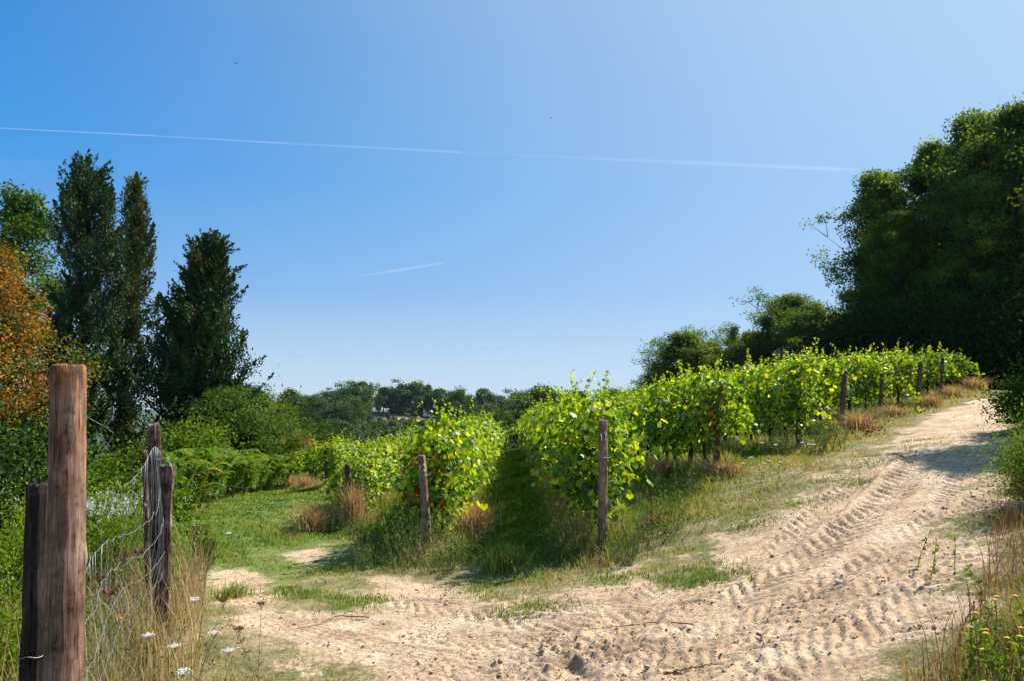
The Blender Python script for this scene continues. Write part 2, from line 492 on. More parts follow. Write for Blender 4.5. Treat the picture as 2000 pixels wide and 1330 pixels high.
SAND = world_poly([(1998, 768), (1900, 783), (1830, 808), (1740, 862), (1680, 900), (1620, 940), (1540, 992), (1500, 1012), (1430, 1040), (1390, 1075), (1420, 1120),
                   (1330, 1140), (1290, 1120), (1210, 1110), (1180, 1145), (1050, 1190), (960, 1165), (870, 1140), (790, 1128), (720, 1128), (745, 1175), (690, 1195), (560, 1190),
                   (520, 1165), (545, 1130), (470, 1115), (420, 1108), (405, 1150), (450, 1205), (520, 1255), (600, 1300), (720, 1328),
                   (-.9, 3.0, 0), (-1.1, 1.5, 0), (-1.3, -6, 0), (-1.6, -14, 0), (3, -16, 0), (-.6, -4, 0), (.9, 1.5, 0), (1.45, 3.0, 0), (1.8, 3.6, 0), (2.45, 4.2, 0),
                   (3.1, 5.0, 0), (3.8, 5.9, 0), (4.5, 6.8, 0), (6.9, 10, 0), (12.1, 17, 0), (17.0, 24.2, 0), (20.5, 28.5, 0), (19, 28.5, 0)])
PATCH = world_poly([(560, 1078), (640, 1064), (655, 1085), (600, 1098), (620, 1105), (555, 1092)])

def sand_field(x, y):
    near = (np.abs(x) < 40) & (y > -20) & (y < 45)
    s = np.full(x.shape, -5.0)
    xn, yn = x[near], y[near]
    sd = poly_sd(xn, yn, SAND)
    sd = np.maximum(sd, poly_sd(xn, yn, PATCH) - 0.03)
    s[near] = sd + (1 - .55 * sstep(0, -1.6, xn)) * (0.42 * fbm(xn * 1.2, yn * 1.2, 4, 21) + 0.22 * noise(xn * 5, yn * 5, 8) + .12 * noise(xn * 11, yn * 11, 18))
    return s

# wheel tracks (photo pixels -> ground), each a band of tractor lug prints
def spline(P, n=400):
    P = np.asarray(P, dtype=float)
    s = np.concatenate([[0], np.cumsum(np.hypot(*np.diff(P, axis=0).T))])
    t = np.linspace(0, s[-1], n)
    x = np.interp(t, s, P[:, 0]); y = np.interp(t, s, P[:, 1])
    k = np.ones(25) / 25
    xp = np.pad(x, 12, mode='edge'); yp = np.pad(y, 12, mode='edge')
    x = np.convolve(xp, k, 'valid'); y = np.convolve(yp, k, 'valid')
    return np.stack([x, y], 1)
WHEELS = [
    ([(1960, 790), (1850, 850), (1770, 930), (1700, 1000), (1600, 1080), (1480, 1150), (1380, 1210), (1250, 1290), (1180, 1330), (.2, 2.4, 0), (0, -3, 0)], .21, .17, .030),
    ([(1985, 810), (1920, 870), (1880, 950), (1850, 1020), (1790, 1110), (1700, 1200), (1600, 1250), (1500, 1300), (1440, 1330), (1.3, 2.4, 0), (1.2, -3, 0)], .19, .15, .026),
    ([(1750, 880), (1640, 970), (1560, 1040), (1460, 1110), (1340, 1170), (1220, 1215), (1080, 1225), (960, 1205), (860, 1190), (760, 1170)], .20, .16, .024),
    ([(1640, 1200), (1500, 1240), (1360, 1270), (1220, 1275), (1080, 1262), (940, 1255), (800, 1240), (660, 1215), (560, 1190), (480, 1140), (430, 1110)], .17, .13, .018),
    ([(1100, 1330), (950, 1300), (800, 1275), (650, 1245), (540, 1205), (480, 1170), (440, 1130)], .13, .10, .014),
    ([(1900, 1080), (1760, 1190), (1640, 1260), (1560, 1320), (1.7, 2.6, 0)], .20, .16, .024),
    ([(1320, 1120), (1230, 1215), (1190, 1270), (1150, 1330)], .20, .17, .026),
    ([(1930, 800), (1800, 860), (1700, 920), (1620, 1000), (1500, 1080), (1380, 1150), (1260, 1190), (1120, 1190), (980, 1180)], .15, .13, .018),
    ([(1850, 1000), (1700, 1100), (1560, 1180), (1420, 1240), (1300, 1300), (1240, 1330)], .17, .15, .022),
    ([(1990, 900), (1900, 1000), (1820, 1090), (1700, 1160), (1540, 1230), (1400, 1290), (1330, 1330)], .16, .14, .020),
    ([(1850, 1170), (1740, 1240), (1660, 1300), (1620, 1330)], .16, .14, .02),
    ([(1000, 1330), (860, 1300), (720, 1280), (600, 1245), (500, 1200)], .12, .10, .012),
    ([(900, 1330), (780, 1310), (660, 1285), (540, 1240), (470, 1190), (430, 1150)], .11, .09, .010),
]
WHEELS = [(spline(world_poly(p)), w, sp, dp) for p, w, sp, dp in WHEELS]

def detail_z(x, y, sand):
    """ruts, lug prints, clods; only where the soil is bare"""
    z = np.zeros(x.shape)
    m = (x > -6) & (x < 14) & (y > 1.0) & (y < 20) & (sand > -.3)
    xm, ym = x[m], y[m]
    k = sstep(-.15, .35, sand[m])
    h = np.zeros(xm.shape)
    churn = np.full(xm.shape, .22)
    c0 = on_ground(1130, 1290)
    churn += 1.1 * np.exp(-(((xm - c0[0]) / .75) ** 2 + ((ym - c0[1]) / .38) ** 2))
    c1 = on_ground(1500, 1190)
    churn += .38 * np.exp(-(((xm - c1[0]) / 1.4) ** 2 + ((ym - c1[1]) / .7) ** 2))
    wx = xm + .035 * noise(xm * 2.5, ym * 2.5, 77); wy = ym + .035 * noise(xm * 2.5, ym * 2.5, 78)
    trk = np.zeros(xm.shape)
    for wi, (P, hw, sp, dp) in enumerate(WHEELS):
        bb = (wx > P[:, 0].min() - .5) & (wx < P[:, 0].max() + .5) & (wy > P[:, 1].min() - .5) & (wy < P[:, 1].max() + .5)
        a, b = wx[bb], wy[bb]
        S = np.concatenate([[0], np.cumsum(np.hypot(*np.diff(P, axis=0).T))])
        bd = np.full(a.shape, 1e9); bs = np.zeros(a.shape); bt = np.zeros(a.shape)
        step = 4
        Q = P[::step]; SQ = S[::step]
        for i in range(len(Q) - 1):
            ex, ey = Q[i + 1] - Q[i]; L = math.hypot(ex, ey) + 1e-9
            t = np.clip(((a - Q[i, 0]) * ex + (b - Q[i, 1]) * ey) / L ** 2, 0, 1)
            dx, dy = a - Q[i, 0] - t * ex, b - Q[i, 1] - t * ey
            d = np.hypot(dx, dy)
            u = d < bd
            bd = np.where(u, d, bd); bs = np.where(u, SQ[i] + t * L, bs); bt = np.where(u, (ex * dy - ey * dx) / L, bt)
        inside = 1 - sstep(hw * .85, hw * 1.15, bd)
        rim = np.exp(-((bd - hw * 1.25) / .06) ** 2)
        ph = (bs + np.abs(bt) * 1.25) / sp + (bt > 0) * .5
        w = np.abs((ph % 1) - .5) * 2
        lug = sstep(.38, .60, w + .14 * noise(a * 14, b * 14, 55))
        worn = np.clip(.85 + 1.1 * noise(a * 1.1 + wi * 9, b * 1.1, 50 + wi), .0, 1.15)
        hh = inside * (-dp * .9 + lug * dp * 1.45 * worn) + rim * dp * .8 + inside * .006 * np.sin(bt * 95 + wi)
        trk[bb] = trk[bb] * (1 - inside) + hh
    h += trk * .62
    h += churn * .012 * np.tanh(1.6 * fbm(wx * 8, wy * 13, 4, 61, .6))
    rid = 1 - np.abs(noise(wx * 6.5, wy * 11, 90)) * 2.2
    h += churn * .011 * np.clip(rid, 0, 1)
    pl = np.floor((noise(wx * 4 + .4 * wy, wy * 8, 93) + 1) * 3.2) / 3.2
    h += np.clip(churn - .3, 0, 2) * .020 * pl + .0055 * fbm(wx * 30, wy * 42, 2, 94)
    # clods
    cl = noise(wx * 17, wy * 17, 91)
    h += np.clip(churn - .15, 0, 1) * .013 * sstep(.15, .6, cl)
    hole = on_ground(1115, 1300)
    h -= .07 * np.exp(-(((xm - hole[0] + .35 * (ym - hole[1])) / .07) ** 2 + ((ym - hole[1]) / .22) ** 2))
    z[m] = h * k
    return z

def axis_coords(c0, c1, fine, lo, hi, g1=1.022, g2=1.16):
    core = list(np.arange(c0, c1, fine))
    def grow(start, lim, sgn):
        out = []; s = fine; p = start
        while abs(p) < abs(lim) and (lim - p) * sgn > 0:
            s *= g1 if s < .7 else g2
            p += s * sgn; out.append(p)
        return out
    return np.array(grow(c0, lo, -1)[::-1] + core + grow(core[-1], hi, 1))

xs = axis_coords(-3.2, 4.6, .014, -6500, 6500)
ys = axis_coords(3.3, 9.4, .014, -1500, 8000)
GX, GY = np.meshgrid(xs, ys)
gx, gy = GX.ravel(), GY.ravel()
zz = base_z(gx, gy)
sandv = sand_field(gx, gy)
zz += detail_z(gx, gy, sandv)
rr = np.hypot(gx, gy)
zz += np.where((sandv < 0) & (rr < 60), .02 * fbm(gx * 2.5, gy * 2.5, 3, 40), 0)
nx, ny = len(xs), len(ys)
ii = (np.arange(ny - 1)[:, None] * nx + np.arange(nx - 1)[None, :]).ravel()
faces = np.stack([ii, ii + 1, ii + nx + 1, ii + nx], 1)

def ground_mat():
    m, nt, out = new_mat('ground_soil')
    L = nt.links.new
    tc = N(nt, 'ShaderNodeTexCoord')
    pos = tc.outputs['Object']
    at_ = N(nt, 'ShaderNodeAttribute', attribute_name='sand')
    # sand colour
    n1 = N(nt, 'ShaderNodeTexNoise', i_Scale=2.2, i_Detail=7.0, i_Roughness=.6); L(pos, n1.inputs['Vector'])
    n2 = N(nt, 'ShaderNodeTexNoise', i_Scale=28.0, i_Detail=6.0, i_Roughness=.65); L(pos, n2.inputs['Vector'])
    r1 = ramp(nt, n1.outputs[0], [(.3, (.40, .275, .16)), (.5, (.56, .40, .25)), (.72, (.68, .525, .365))])
    r2 = ramp(nt, n2.outputs[0], [(.33, (.42, .36, .31)), (.42, (.86, .84, .82)), (.52, (1, 1, 1)), (.7, (1.10, 1.09, 1.08))])
    mul = N(nt, 'ShaderNodeMix', data_type='RGBA', blend_type='MULTIPLY'); mul.inputs[0].default_value = 1
    L(r1.outputs[0], mul.inputs[6]); L(r2.outputs[0], mul.inputs[7])
    # darker moist clay where 'wet'
    aw = N(nt, 'ShaderNodeAttribute', attribute_name='wet')
    mw = N(nt, 'ShaderNodeMix', data_type='RGBA'); L(aw.outputs['Fac'], mw.inputs[0]); L(mul.outputs[2], mw.inputs[6]); mw.inputs[7].default_value = (.27, .185, .115, 1)
    # soil under the grass
    n3 = N(nt, 'ShaderNodeTexNoise', i_Scale=1.7, i_Detail=8.0, i_Roughness=.7); L(pos, n3.inputs['Vector'])
    n4 = N(nt, 'ShaderNodeTexNoise', i_Scale=40.0, i_Detail=5.0, i_Roughness=.7); L(pos, n4.inputs['Vector'])
    ad = N(nt, 'ShaderNodeMath', operation='MULTIPLY_ADD'); ad.inputs[1].default_value = .45; L(n4.outputs[0], ad.inputs[0])
    hf = N(nt, 'ShaderNodeMath', operation='MULTIPLY'); hf.inputs[1].default_value = .55; L(n3.outputs[0], hf.inputs[0]); L(hf.outputs[0], ad.inputs[2])
    r3 = ramp(nt, ad.outputs[0], [(.34, (.06, .085, .018)), (.44, (.13, .14, .04)), (.52, (.25, .20, .10)), (.62, (.44, .32, .19))])
    ag = N(nt, 'ShaderNodeAttribute', attribute_name='green')
    mg = N(nt, 'ShaderNodeMix', data_type='RGBA'); L(ag.outputs['Fac'], mg.inputs[0]); L(r3.outputs[0], mg.inputs[6]); mg.inputs[7].default_value = (.11, .17, .03, 1)
    # far land
    cam_r = N(nt, 'ShaderNodeAttribute', attribute_name='farland')
    n5 = N(nt, 'ShaderNodeTexNoise', i_Scale=.035, i_Detail=6.0); L(pos, n5.inputs['Vector'])
    r5 = ramp(nt, n5.outputs[0], [(.35, (.02, .045, .016)), (.6, (.045, .075, .025)), (.72, (.13, .13, .05))])
    mf = N(nt, 'ShaderNodeMix', data_type='RGBA'); L(cam_r.outputs['Fac'], mf.inputs[0]); L(mg.outputs[2], mf.inputs[6]); L(r5.outputs[0], mf.inputs[7])
    fld = N(nt, 'ShaderNodeAttribute', attribute_name='field')
    mf2 = N(nt, 'ShaderNodeMix', data_type='RGBA'); L(fld.outputs['Fac'], mf2.inputs[0]); L(mf.outputs[2], mf2.inputs[6]); mf2.inputs[7].default_value = (.50, .34, .19, 1)
    # break the edge with fine noise
    nb = N(nt, 'ShaderNodeTexNoise', i_Scale=22.0, i_Detail=6.0, i_Roughness=.75); L(pos, nb.inputs['Vector'])
    nb2 = N(nt, 'ShaderNodeMath', operation='SUBTRACT'); nb2.inputs[1].default_value = .5; L(nb.outputs[0], nb2.inputs[0])
    nb3 = N(nt, 'ShaderNodeMath', operation='MULTIPLY_ADD'); nb3.inputs[1].default_value = 1.1; L(nb2.outputs[0], nb3.inputs[0]); L(at_.outputs['Fac'], nb3.inputs[2])
    mr = N(nt, 'ShaderNodeMapRange'); mr.inputs[1].default_value = -.10; mr.inputs[2].default_value = .12; L(nb3.outputs[0], mr.inputs[0])
    mix = N(nt, 'ShaderNodeMix', data_type='RGBA'); L(mr.outputs[0], mix.inputs[0]); L(mf2.outputs[2], mix.inputs[6]); L(mw.outputs[2], mix.inputs[7])
    p = N(nt, 'ShaderNodeBsdfPrincipled'); p.inputs['Roughness'].default_value = .95; p.inputs['Specular IOR Level'].default_value = .12
    L(mix.outputs[2], p.inputs['Base Color'])
    nn = N(nt, 'ShaderNodeTexNoise', i_Scale=55.0, i_Detail=8.0, i_Roughness=.7); L(pos, nn.inputs['Vector'])
    b = N(nt, 'ShaderNodeBump', i_Strength=.9, i_Distance=.016); L(nn.outputs[0], b.inputs['Height'])
    mp = N(nt, 'ShaderNodeMapping'); mp.inputs['Scale'].default_value = (1.0, 2.2, 1); mp.inputs['Rotation'].default_value = (0, 0, -.6); L(pos, mp.inputs[0])
    n6 = N(nt, 'ShaderNodeTexNoise', i_Scale=7.0, i_Detail=6.0, i_Roughness=.6); L(mp.outputs[0], n6.inputs['Vector'])
    b2 = N(nt, 'ShaderNodeBump', i_Strength=.45, i_Distance=.04); L(n6.outputs[0], b2.inputs['Height']); L(b.outputs[0], b2.inputs['Normal'])
    L(b2.outputs[0], p.inputs['Normal'])
    L(p.outputs[0], out.inputs[0])
    return m

c0 = on_ground(1150, 1290)
wet = .42 * np.exp(-(((gx - c0[0]) / .55) ** 2 + ((gy - c0[1]) / .28) ** 2)) + .42 * sstep(.05, .5, fbm(gx * 2.2, gy * 2.6, 4, 66, .65)) * (rr < 20)
wet = np.clip(wet * (0.8 + .6 * noise(gx * 5, gy * 5, 67)), 0, 1)
lane_g = np.maximum(sstep(-1.8, -3.2, gx) * sstep(6.0, 9, gy) * .75, .6 * (gy - np.interp(gx, [p[0] for p in ROW_END], [p[1] for p in ROW_END]) > .2) * (gx > -12) * (gx < 16.5)) * (rr < 70)
fieldm = (sstep(1.05, .9, np.sqrt(((gx + 33) / 36) ** 2 + ((gy - 262) / 17) ** 2) + .25 * fbm(gx / 6, gy / 4, 2, 4)))
gm = mesh_np('ground', np.stack([gx, gy, zz], 1), faces, ground_mat(),
             {'sand': sandv, 'wet': wet, 'green': lane_g, 'farland': sstep(60, 120, rr), 'field': fieldm}, True)
ground = link('ground', gm)
ground['kind'] = 'structure'

# ------------------------------------------------------------------ plants and trees
def rng(seed): return np.random.default_rng(seed)

def rand_dir(r, n, up=0.0):
    v = r.normal(size=(n, 3)); v[:, 2] += up
    return unit(v)

def limb(geo, r, p0, d, length, r0, r1, wob=.15, lift=.0, n=7, k=6, tint=.5):
    p = np.array(p0, float); d = np.array(d, float); d /= np.linalg.norm(d)
    pts = [p.copy()]
    for i in range(n - 1):
        d = d + r.normal(size=3) * wob + np.array([0, 0, lift]); d /= np.linalg.norm(d)
        p = p + d * length / (n - 1); pts.append(p.copy())
    tube(geo, pts, np.linspace(r0, r1, n), k, tint)
    return np.array(pts), d

def tree_meshes(name, seed, H, prof, base, n_br, leafs, lsize, lmat, trunk_r, elev=(10, 45), style='broad', clump=.55, lean=(0, 0), twigs=5, tspread=.18, nz=.4, bmat='bark'):
    """prof(t) gives the crown radius at height fraction t; returns (trunk mesh, crown mesh)"""
    r = rng(seed)
    tg, cg = Geo(), Geo()
    nseg = 14
    zs = np.linspace(0, H * .97, nseg)
    wig = np.cumsum(r.normal(size=(nseg, 2)) * H * .006, axis=0)
    tp = np.stack([wig[:, 0] + lean[0] * (zs / H) ** 1.4, wig[:, 1] + lean[1] * (zs / H) ** 1.4, zs], 1)
    tp[0, 2] = -.4
    tr = trunk_r * (1 - zs / H) ** .8 + .012; tr[0] *= 1.35
    tube(tg, tp, tr, 9)
    cl_p, cl_d = [], []
    az = r.uniform(0, 6.28)
    for i in range(n_br):
        t = base + (0.985 - base) * ((i + r.uniform(0, 1)) / n_br) ** (.9)
        az += 2.4 + r.normal() * .35
        z0 = t * H
        p0 = np.array([np.interp(z0, zs, tp[:, 0]), np.interp(z0, zs, tp[:, 1]), z0])
        rad = prof(t) * (r.uniform(.55, 1.25) if style == 'spray' else r.uniform(.5, 1.32))
        if style != 'spray': rad = min(rad * (1 + .28 * math.sin(az * 3 + t * 8 + seed)), prof(t) * 1.22)
        el = R(r.uniform(*elev)) + (t ** 2) * .5
        d = np.array([math.cos(az) * math.cos(el), math.sin(az) * math.cos(el), math.sin(el)])
        L = max(rad / max(math.cos(el), .45), .15)
        start = p0 - np.array([0, 0, min(L * math.sin(el) * .6, z0 * .3)])
        pts, dd = limb(tg, r, start, d, L, max(tr[min(int(t * nseg), nseg - 1)] * .5, .012), .006, .10, .02, 6, 5)
        for j in range(twigs):
            f = r.uniform(.35, 1.0) if j else 1.0
            q = pts[0] + 0
            idx = f * 5; a = int(min(idx, 4)); q = pts[a] * (1 - (idx - a)) + pts[a + 1] * (idx - a)
            td = unit((d * .6 + r.normal(size=3) * .65 + np.array([0, 0, .25]))[None])[0]
            tl = L * r.uniform(.12, .36)
            tpts, _ = limb(tg, r, q, td, tl, .012 + .004 * L, .004, .15, .03, 4, 3)
            cl_p.append(tpts[-1]); cl_d.append(td)
            if r.random() < .6: cl_p.append(tpts[2]); cl_d.append(td)
    cp = np.array(cl_p); cd = np.array(cl_d); nc = len(cp)
    per = max(4, int(leafs / nc))
    wgt = r.lognormal(0, .4, nc); cnt = np.maximum(2, (per * wgt / wgt.mean()).astype(int))
    idx = np.repeat(np.arange(nc), cnt); n = len(idx)
    csz = (clump * r.uniform(.65, 1.35, nc))[idx]
    cen = np.array([np.interp(cp[idx, 2], zs, tp[:, 0]), np.interp(cp[idx, 2], zs, tp[:, 1]), cp[idx, 2] - .12 * H * .3]).T
    ctint = r.normal(0, tspread, nc)[idx]
    if style == 'spray':      # ascending tufts of a cypress
        sdir = unit(cd * .65 + np.array([0, 0, .6]))[idx]; ax = unit(sdir + r.normal(size=(n, 3)) * .30)
        along = r.uniform(-.6, 1.0, n)[:, None]
        pos = cp[idx] + sdir * along * csz[:, None] + r.normal(size=(n, 3)) * (csz * .17 * (1.08 - along[:, 0]))[:, None] * np.array([1, 1, .7])
        nr = rand_dir(r, n, .3)
        scatter(cg, NEE_V * np.array([1.9, 1, 1]), DIA_F, pos, ax, nr, lsize * r.uniform(.6, 1.4, n), np.clip(.45 + ctint + r.normal(0, .12, n), 0, 1))
    else:
        off = r.normal(size=(n, 3)) * np.array([1, 1, .62])
        off *= (csz / np.maximum(1.0, np.linalg.norm(off, axis=1) / 1.5))[:, None] * .62
        pos = cp[idx] + off
        outd = unit(pos - cen)
        ax = unit(outd * .7 + r.normal(size=(n, 3)) * .7 + np.array([0, 0, -.25]))
        nr = unit(outd * .6 + r.normal(size=(n, 3)) * .55 + np.array([0, 0, nz]))
        scatter(cg, DIA_V, DIA_F, pos, ax, nr, lsize * r.uniform(.6, 1.35, n), np.clip(.45 + ctint + r.normal(0, .14, n), 0, 1))
    return tg.mesh(name + '_trunk', M[bmat], True), cg.mesh(name + '_crown', M[lmat])

def place_tree(name, label, cat, meshes, loc, rotz=0, scale=1, group=None):
    t = thing(name, label, cat, loc, rotz, group, scale)
    link('trunk', meshes[0], t); link('crown', meshes[1], t)
    return t

def P_round(Rm, low=.35):      # broad crown profile
    return lambda t: Rm * max(.12, math.sin(PI * min(1, max(0.0, (t - low * .35) / (1.02 - low * .35))) ** .8)) 
def P_col(Rm, sh=.45):         # columnar, widest low
    return lambda t: Rm * max(.06, (min(1, (t + .05) / sh)) ** .5 * (1 - max(0, (t - sh) / (1.03 - sh)) ** 1.9))

def base_at(px, Y, dz=0):
    d = ray(px, 800); X = d[0] * Y
    return (X, Y, gz(X, Y) + dz)

def height_to(px, py, Y):
    """height of a thing at distance Y whose top shows at photo row py"""
    return ray(px, py)[2] * Y - gz(ray(px, py)[0] * Y, Y)

# --- left: tall cypresses
YA, YB, YC = 31.0, 33.0, 28.0
HA, HB, HC = height_to(150, 348, YA), height_to(245, 352, YB), height_to(378, 482, YC)
mA = tree_meshes('cypressA', 11, HA, P_col(1.5, .66), .13, 84, 80000, .105, 'cypress', .24, (25, 58), 'spray', .74, (.3, 0), 5, .2)
place_tree('cypress_tree', 'tall dark cypress with a broad spiky top, between rusty tree and slim cypress', 'tree', mA, base_at(136, YA))
mB = tree_meshes('cypressB', 12, HB, P_col(.85, .5), .08, 76, 54000, .10, 'olive', .20, (32, 66), 'spray', .66, (.25, 0), 5, .2)
place_tree('cypress_tree', 'slim olive green cypress rising between the two darker cypresses', 'tree', mB, base_at(232, YB))
mC = tree_meshes('cypressC', 13, HC, (lambda t: 1.75 * max(.05, min(1, (t + .1) / .38) ** .5 * (1 - max(0, (t - .3) / .72) ** 1.25))), .03, 120, 120000, .10, 'cypress', .20, (22, 55), 'spray', .72, (.1, 0), 6, .18)
place_tree('cypress_tree', 'dense dark green cypress with one pointed top, the shorter one nearest to the vineyard', 'tree', mC, base_at(362, YC))
# --- rusty chestnut and what stands behind it
Yr = 19.0
mR = tree_meshes('rusty', 14, height_to(40, 470, Yr), P_round(2.0, .1), .12, 70, 80000, .085, 'rust', .16, (0, 40), 'broad', .5, (0, 0), 7, .3)
place_tree('chestnut_tree', 'chestnut tree with rusty orange browned leaves beside the first tall cypress', 'tree', mR, base_at(-82, Yr))
mR2 = tree_meshes('behind', 15, height_to(18, 385, 37), P_round(3.0, .2), .25, 60, 30000, .17, 'wood', .22, (10, 50), 'broad', .8)
place_tree('oak_tree', 'green broadleaf tree showing above the rusty chestnut tree', 'tree', mR2, base_at(8, 37))

# --- generic shrub variants, reused by copying
def bush_meshes(name, seed, H, Rm, mat, leafs, lsize, style='broad', tpl=None):
    r = rng(seed); sg, cg = Geo(), Geo()
    cps = []; cds = []
    for i in range(26):
        az = r.uniform(0, 6.28); el = R(r.uniform(25, 88)); d = np.array([math.cos(az) * math.cos(el), math.sin(az) * math.cos(el), math.sin(el)])
        L = H * r.uniform(.55, 1.0) * (.55 + .45 * math.sin(el)) 
        d2 = d * np.array([Rm / H * 1.3, Rm / H * 1.3, 1]); 
        pts, dd = limb(sg, r, (r.normal() * .08 * Rm, r.normal() * .08 * Rm, -.1), d2, L, .022, .005, .12, .03, 6, 4)
        for j in (2, 3, 4, 5):
            for q in range(2):
                o = r.normal(size=3) * .16 * Rm
                cps.append(pts[j] + o); cds.append(unit((dd + r.normal(size=3) * .5)[None])[0])
    for i in range(24):   # skirt of low clumps
        a = r.uniform(0, 6.28); cps.append(np.array([math.cos(a) * Rm * r.uniform(.3, .95), math.sin(a) * Rm * r.uniform(.3, .95), H * r.uniform(.05, .4)])); cds.append(np.array([math.cos(a), math.sin(a), .6]))
    cp = np.array(cps); cd = np.array(cds); nc = len(cp)
    idx = r.integers(0, nc, leafs)
    csz = (Rm * .26 * r.uniform(.6, 1.4, nc))[idx]
    ct = r.normal(0, .17, nc)[idx]
    off = r.normal(size=(leafs, 3)) * csz[:, None] * np.array([1, 1, .75])
    pos = cp[idx] + off; pos[:, 2] = np.maximum(pos[:, 2], .03)
    outd = unit(pos - np.array([0, 0, H * .3]))
    if style == 'spray':
        ax = unit(cd[idx] + r.normal(size=(leafs, 3)) * .4 + np.array([0, 0, .25])); nr = rand_dir(r, leafs, .3)
        v, f = NEE_V * np.array([1.6, 1, 1]), DIA_F
    else:
        ax = unit(outd * .6 + r.normal(size=(leafs, 3)) * .7 + np.array([0, 0, -.15])); nr = unit(outd * .6 + r.normal(size=(leafs, 3)) * .5 + np.array([0, 0, .45]))
        v, f = DIA_V, DIA_F
    scatter(cg, v, f, pos, ax, nr, lsize * r.uniform(.6, 1.4, leafs), np.clip(.45 + ct + r.normal(0, .14, leafs), 0, 1))
    return sg.mesh(name + '_stems', M['bark']), cg.mesh(name + '_leaves', M[mat])

BUSH = {
    'bright': bush_meshes('bright', 31, 1.6, 1.0, 'bright', 16000, .07),
    'broad': bush_meshes('broad', 32, 2.0, 1.3, 'broad', 24000, .09),
    'dark': bush_meshes('darkb', 33, 2.2, 1.5, 'dark', 22000, .10),
    'spray': bush_meshes('sprayb', 34, 2.4, 1.1, 'bright', 24000, .11, 'spray'),
    'rust': bush_meshes('rustb', 35, 1.6, .9, 'rust', 6000, .09),
    'near': bush_meshes('nearb', 36, 1.5, 1.0, 'bright', 20000, .042),
}
def bush(kind, label, px, Y, h, w=None, group=None, rot=None, dz=-.05, name='shrub', cat='shrub', X=None):
    H0 = {'bright': 1.6, 'broad': 2.0, 'dark': 2.2, 'spray': 2.4, 'rust': 1.6, 'near': 1.5}[kind]
    R0 = {'bright': 1.0, 'broad': 1.3, 'dark': 1.5, 'spray': 1.1, 'rust': .9, 'near': 1.0}[kind]
    b = base_at(px, Y, dz) if X is None else (X, Y, gz(X, Y) + dz)
    if h > 100: h = height_to(px, h, Y) * .92
    if h > 2.7 and kind in ('broad', 'bright', 'spray') and Y > 20:
        ms, HH, RR = (mid, 7.0, 2.5) if kind == 'broad' else (midb, 8.0, 2.5)
        t = thing(name, label, cat, b, px * .7, group, ((w or h * .5) * 1.15 / RR,) * 2 + (h / HH,))
        link('trunk', ms[0], t); link('crown', ms[1], t)
        return t
    t = thing(name, label, cat, b, rot if rot is not None else (px * 1.37 + Y) % 6.28, group, (((w or h * .7) / R0),) * 2 + (h / H0,))
    link('stems', BUSH[kind][0], t); link('leaves', BUSH[kind][1], t)
    return t

mid = tree_meshes('mid', 71, 7.0, P_round(2.3, .1), .12, 60, 26000, .15, 'broad', .14, (5, 50), 'broad', .6, (0, 0), 6, .2)
midb = tree_meshes('midb', 72, 8.0, P_round(2.2, .1), .12, 60, 34000, .13, 'wood', .14, (10, 60), 'broad', .6, (0, 0), 6, .2)
midc = tree_meshes('midc', 74, 7.5, P_round(2.3, .05), .10, 60, 40000, .12, 'sunny', .14, (5, 55), 'broad', .55, (0, 0), 6, .26)
mids = tree_meshes('mids', 73, 8.0, P_round(1.5, .1), .3, 34, 5200, .15, 'broad', .10, (25, 70), 'broad', .4, (0, 0), 5, .2)
# left hedge line between the cypresses and the vineyard
hl = [
    ('bright', 'pale green leafy shrub between the slim cypress and the old fence posts', 205, 24, 1.6, 1.4),
    ('broad', 'green shrub low under the tall dark cypress', 120, 24, 1.7, 1.6),
    ('bright', 'bright yellow-green shrub at the foot of the slim cypress', 262, 22, 1.7, 1.2),
    ('dark', 'dark leafy shrub directly under the pointed cypress', 335, 23, 2.0, 1.4),
    ('spray', 'feathery light green conifer shrub beside the pointed cypress', 440, 26, 745, 1.5),
    ('bright', 'rounded light green shrub under the pointed cypress, above the ferns', 392, 22.5, 800, 1.3),
    ('spray', 'smaller feathery green shrub on the vineyard side of the feathery conifer shrub', 490, 30, 748, 1.7),
    ('broad', 'green shrub growing behind the last ferns', 470, 27, 800, 1.5),
    ('rust', 'small shrub with rusty brown leaves in the hedge left of the vineyard', 562, 42, 830, 1.6),
    ('bright', 'yellow-green shrub where the grass lane reaches the hedge', 512, 32, 835, 1.5),
    ('broad', 'dark green shrub above the far end of the grass lane', 528, 44, 775, 2.2),
    ('broad', 'olive green shrub behind the rusty brown shrub', 580, 52, 808, 2.6),
    ('broad', 'rounded dark green shrub above the lowest vine rows', 615, 56, 830, 2.6),
    ('dark', 'last dark shrub of the hedge, right above the lower vine rows', 652, 64, 845, 2.8),
    ('broad', 'tall mid green shrub rising right of the feathery conifer shrub', 465, 34, 742, 1.9),
    ('rust', 'orange tinted shrub top showing among the green hedge', 520, 38, 760, 1.3),
    ('broad', 'deep green shrub in the middle of the hedge', 500, 40, 790, 2.2),
    ('dark', 'dark green shrub tucked between the hedge and the distant hill', 560, 60, 800, 2.4),
    ('bright', 'low bright shrub at the end of the ferns beside the grass lane', 528, 36, 1.3, .8),
    ('dark', 'dark shrub filling the gap behind the rusty chestnut trunk', 40, 22, 3.2, 2.2),
    ('broad', 'broad shrub beneath the rusty chestnut tree', -30, 16, 2.2, 1.8),
    ('bright', 'light green shrub at the foot of the rusty chestnut tree', 60, 15.5, 1.3, 1.4),
]
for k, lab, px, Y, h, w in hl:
    bush(k, lab, px, Y, h, w, rot=px * .7)
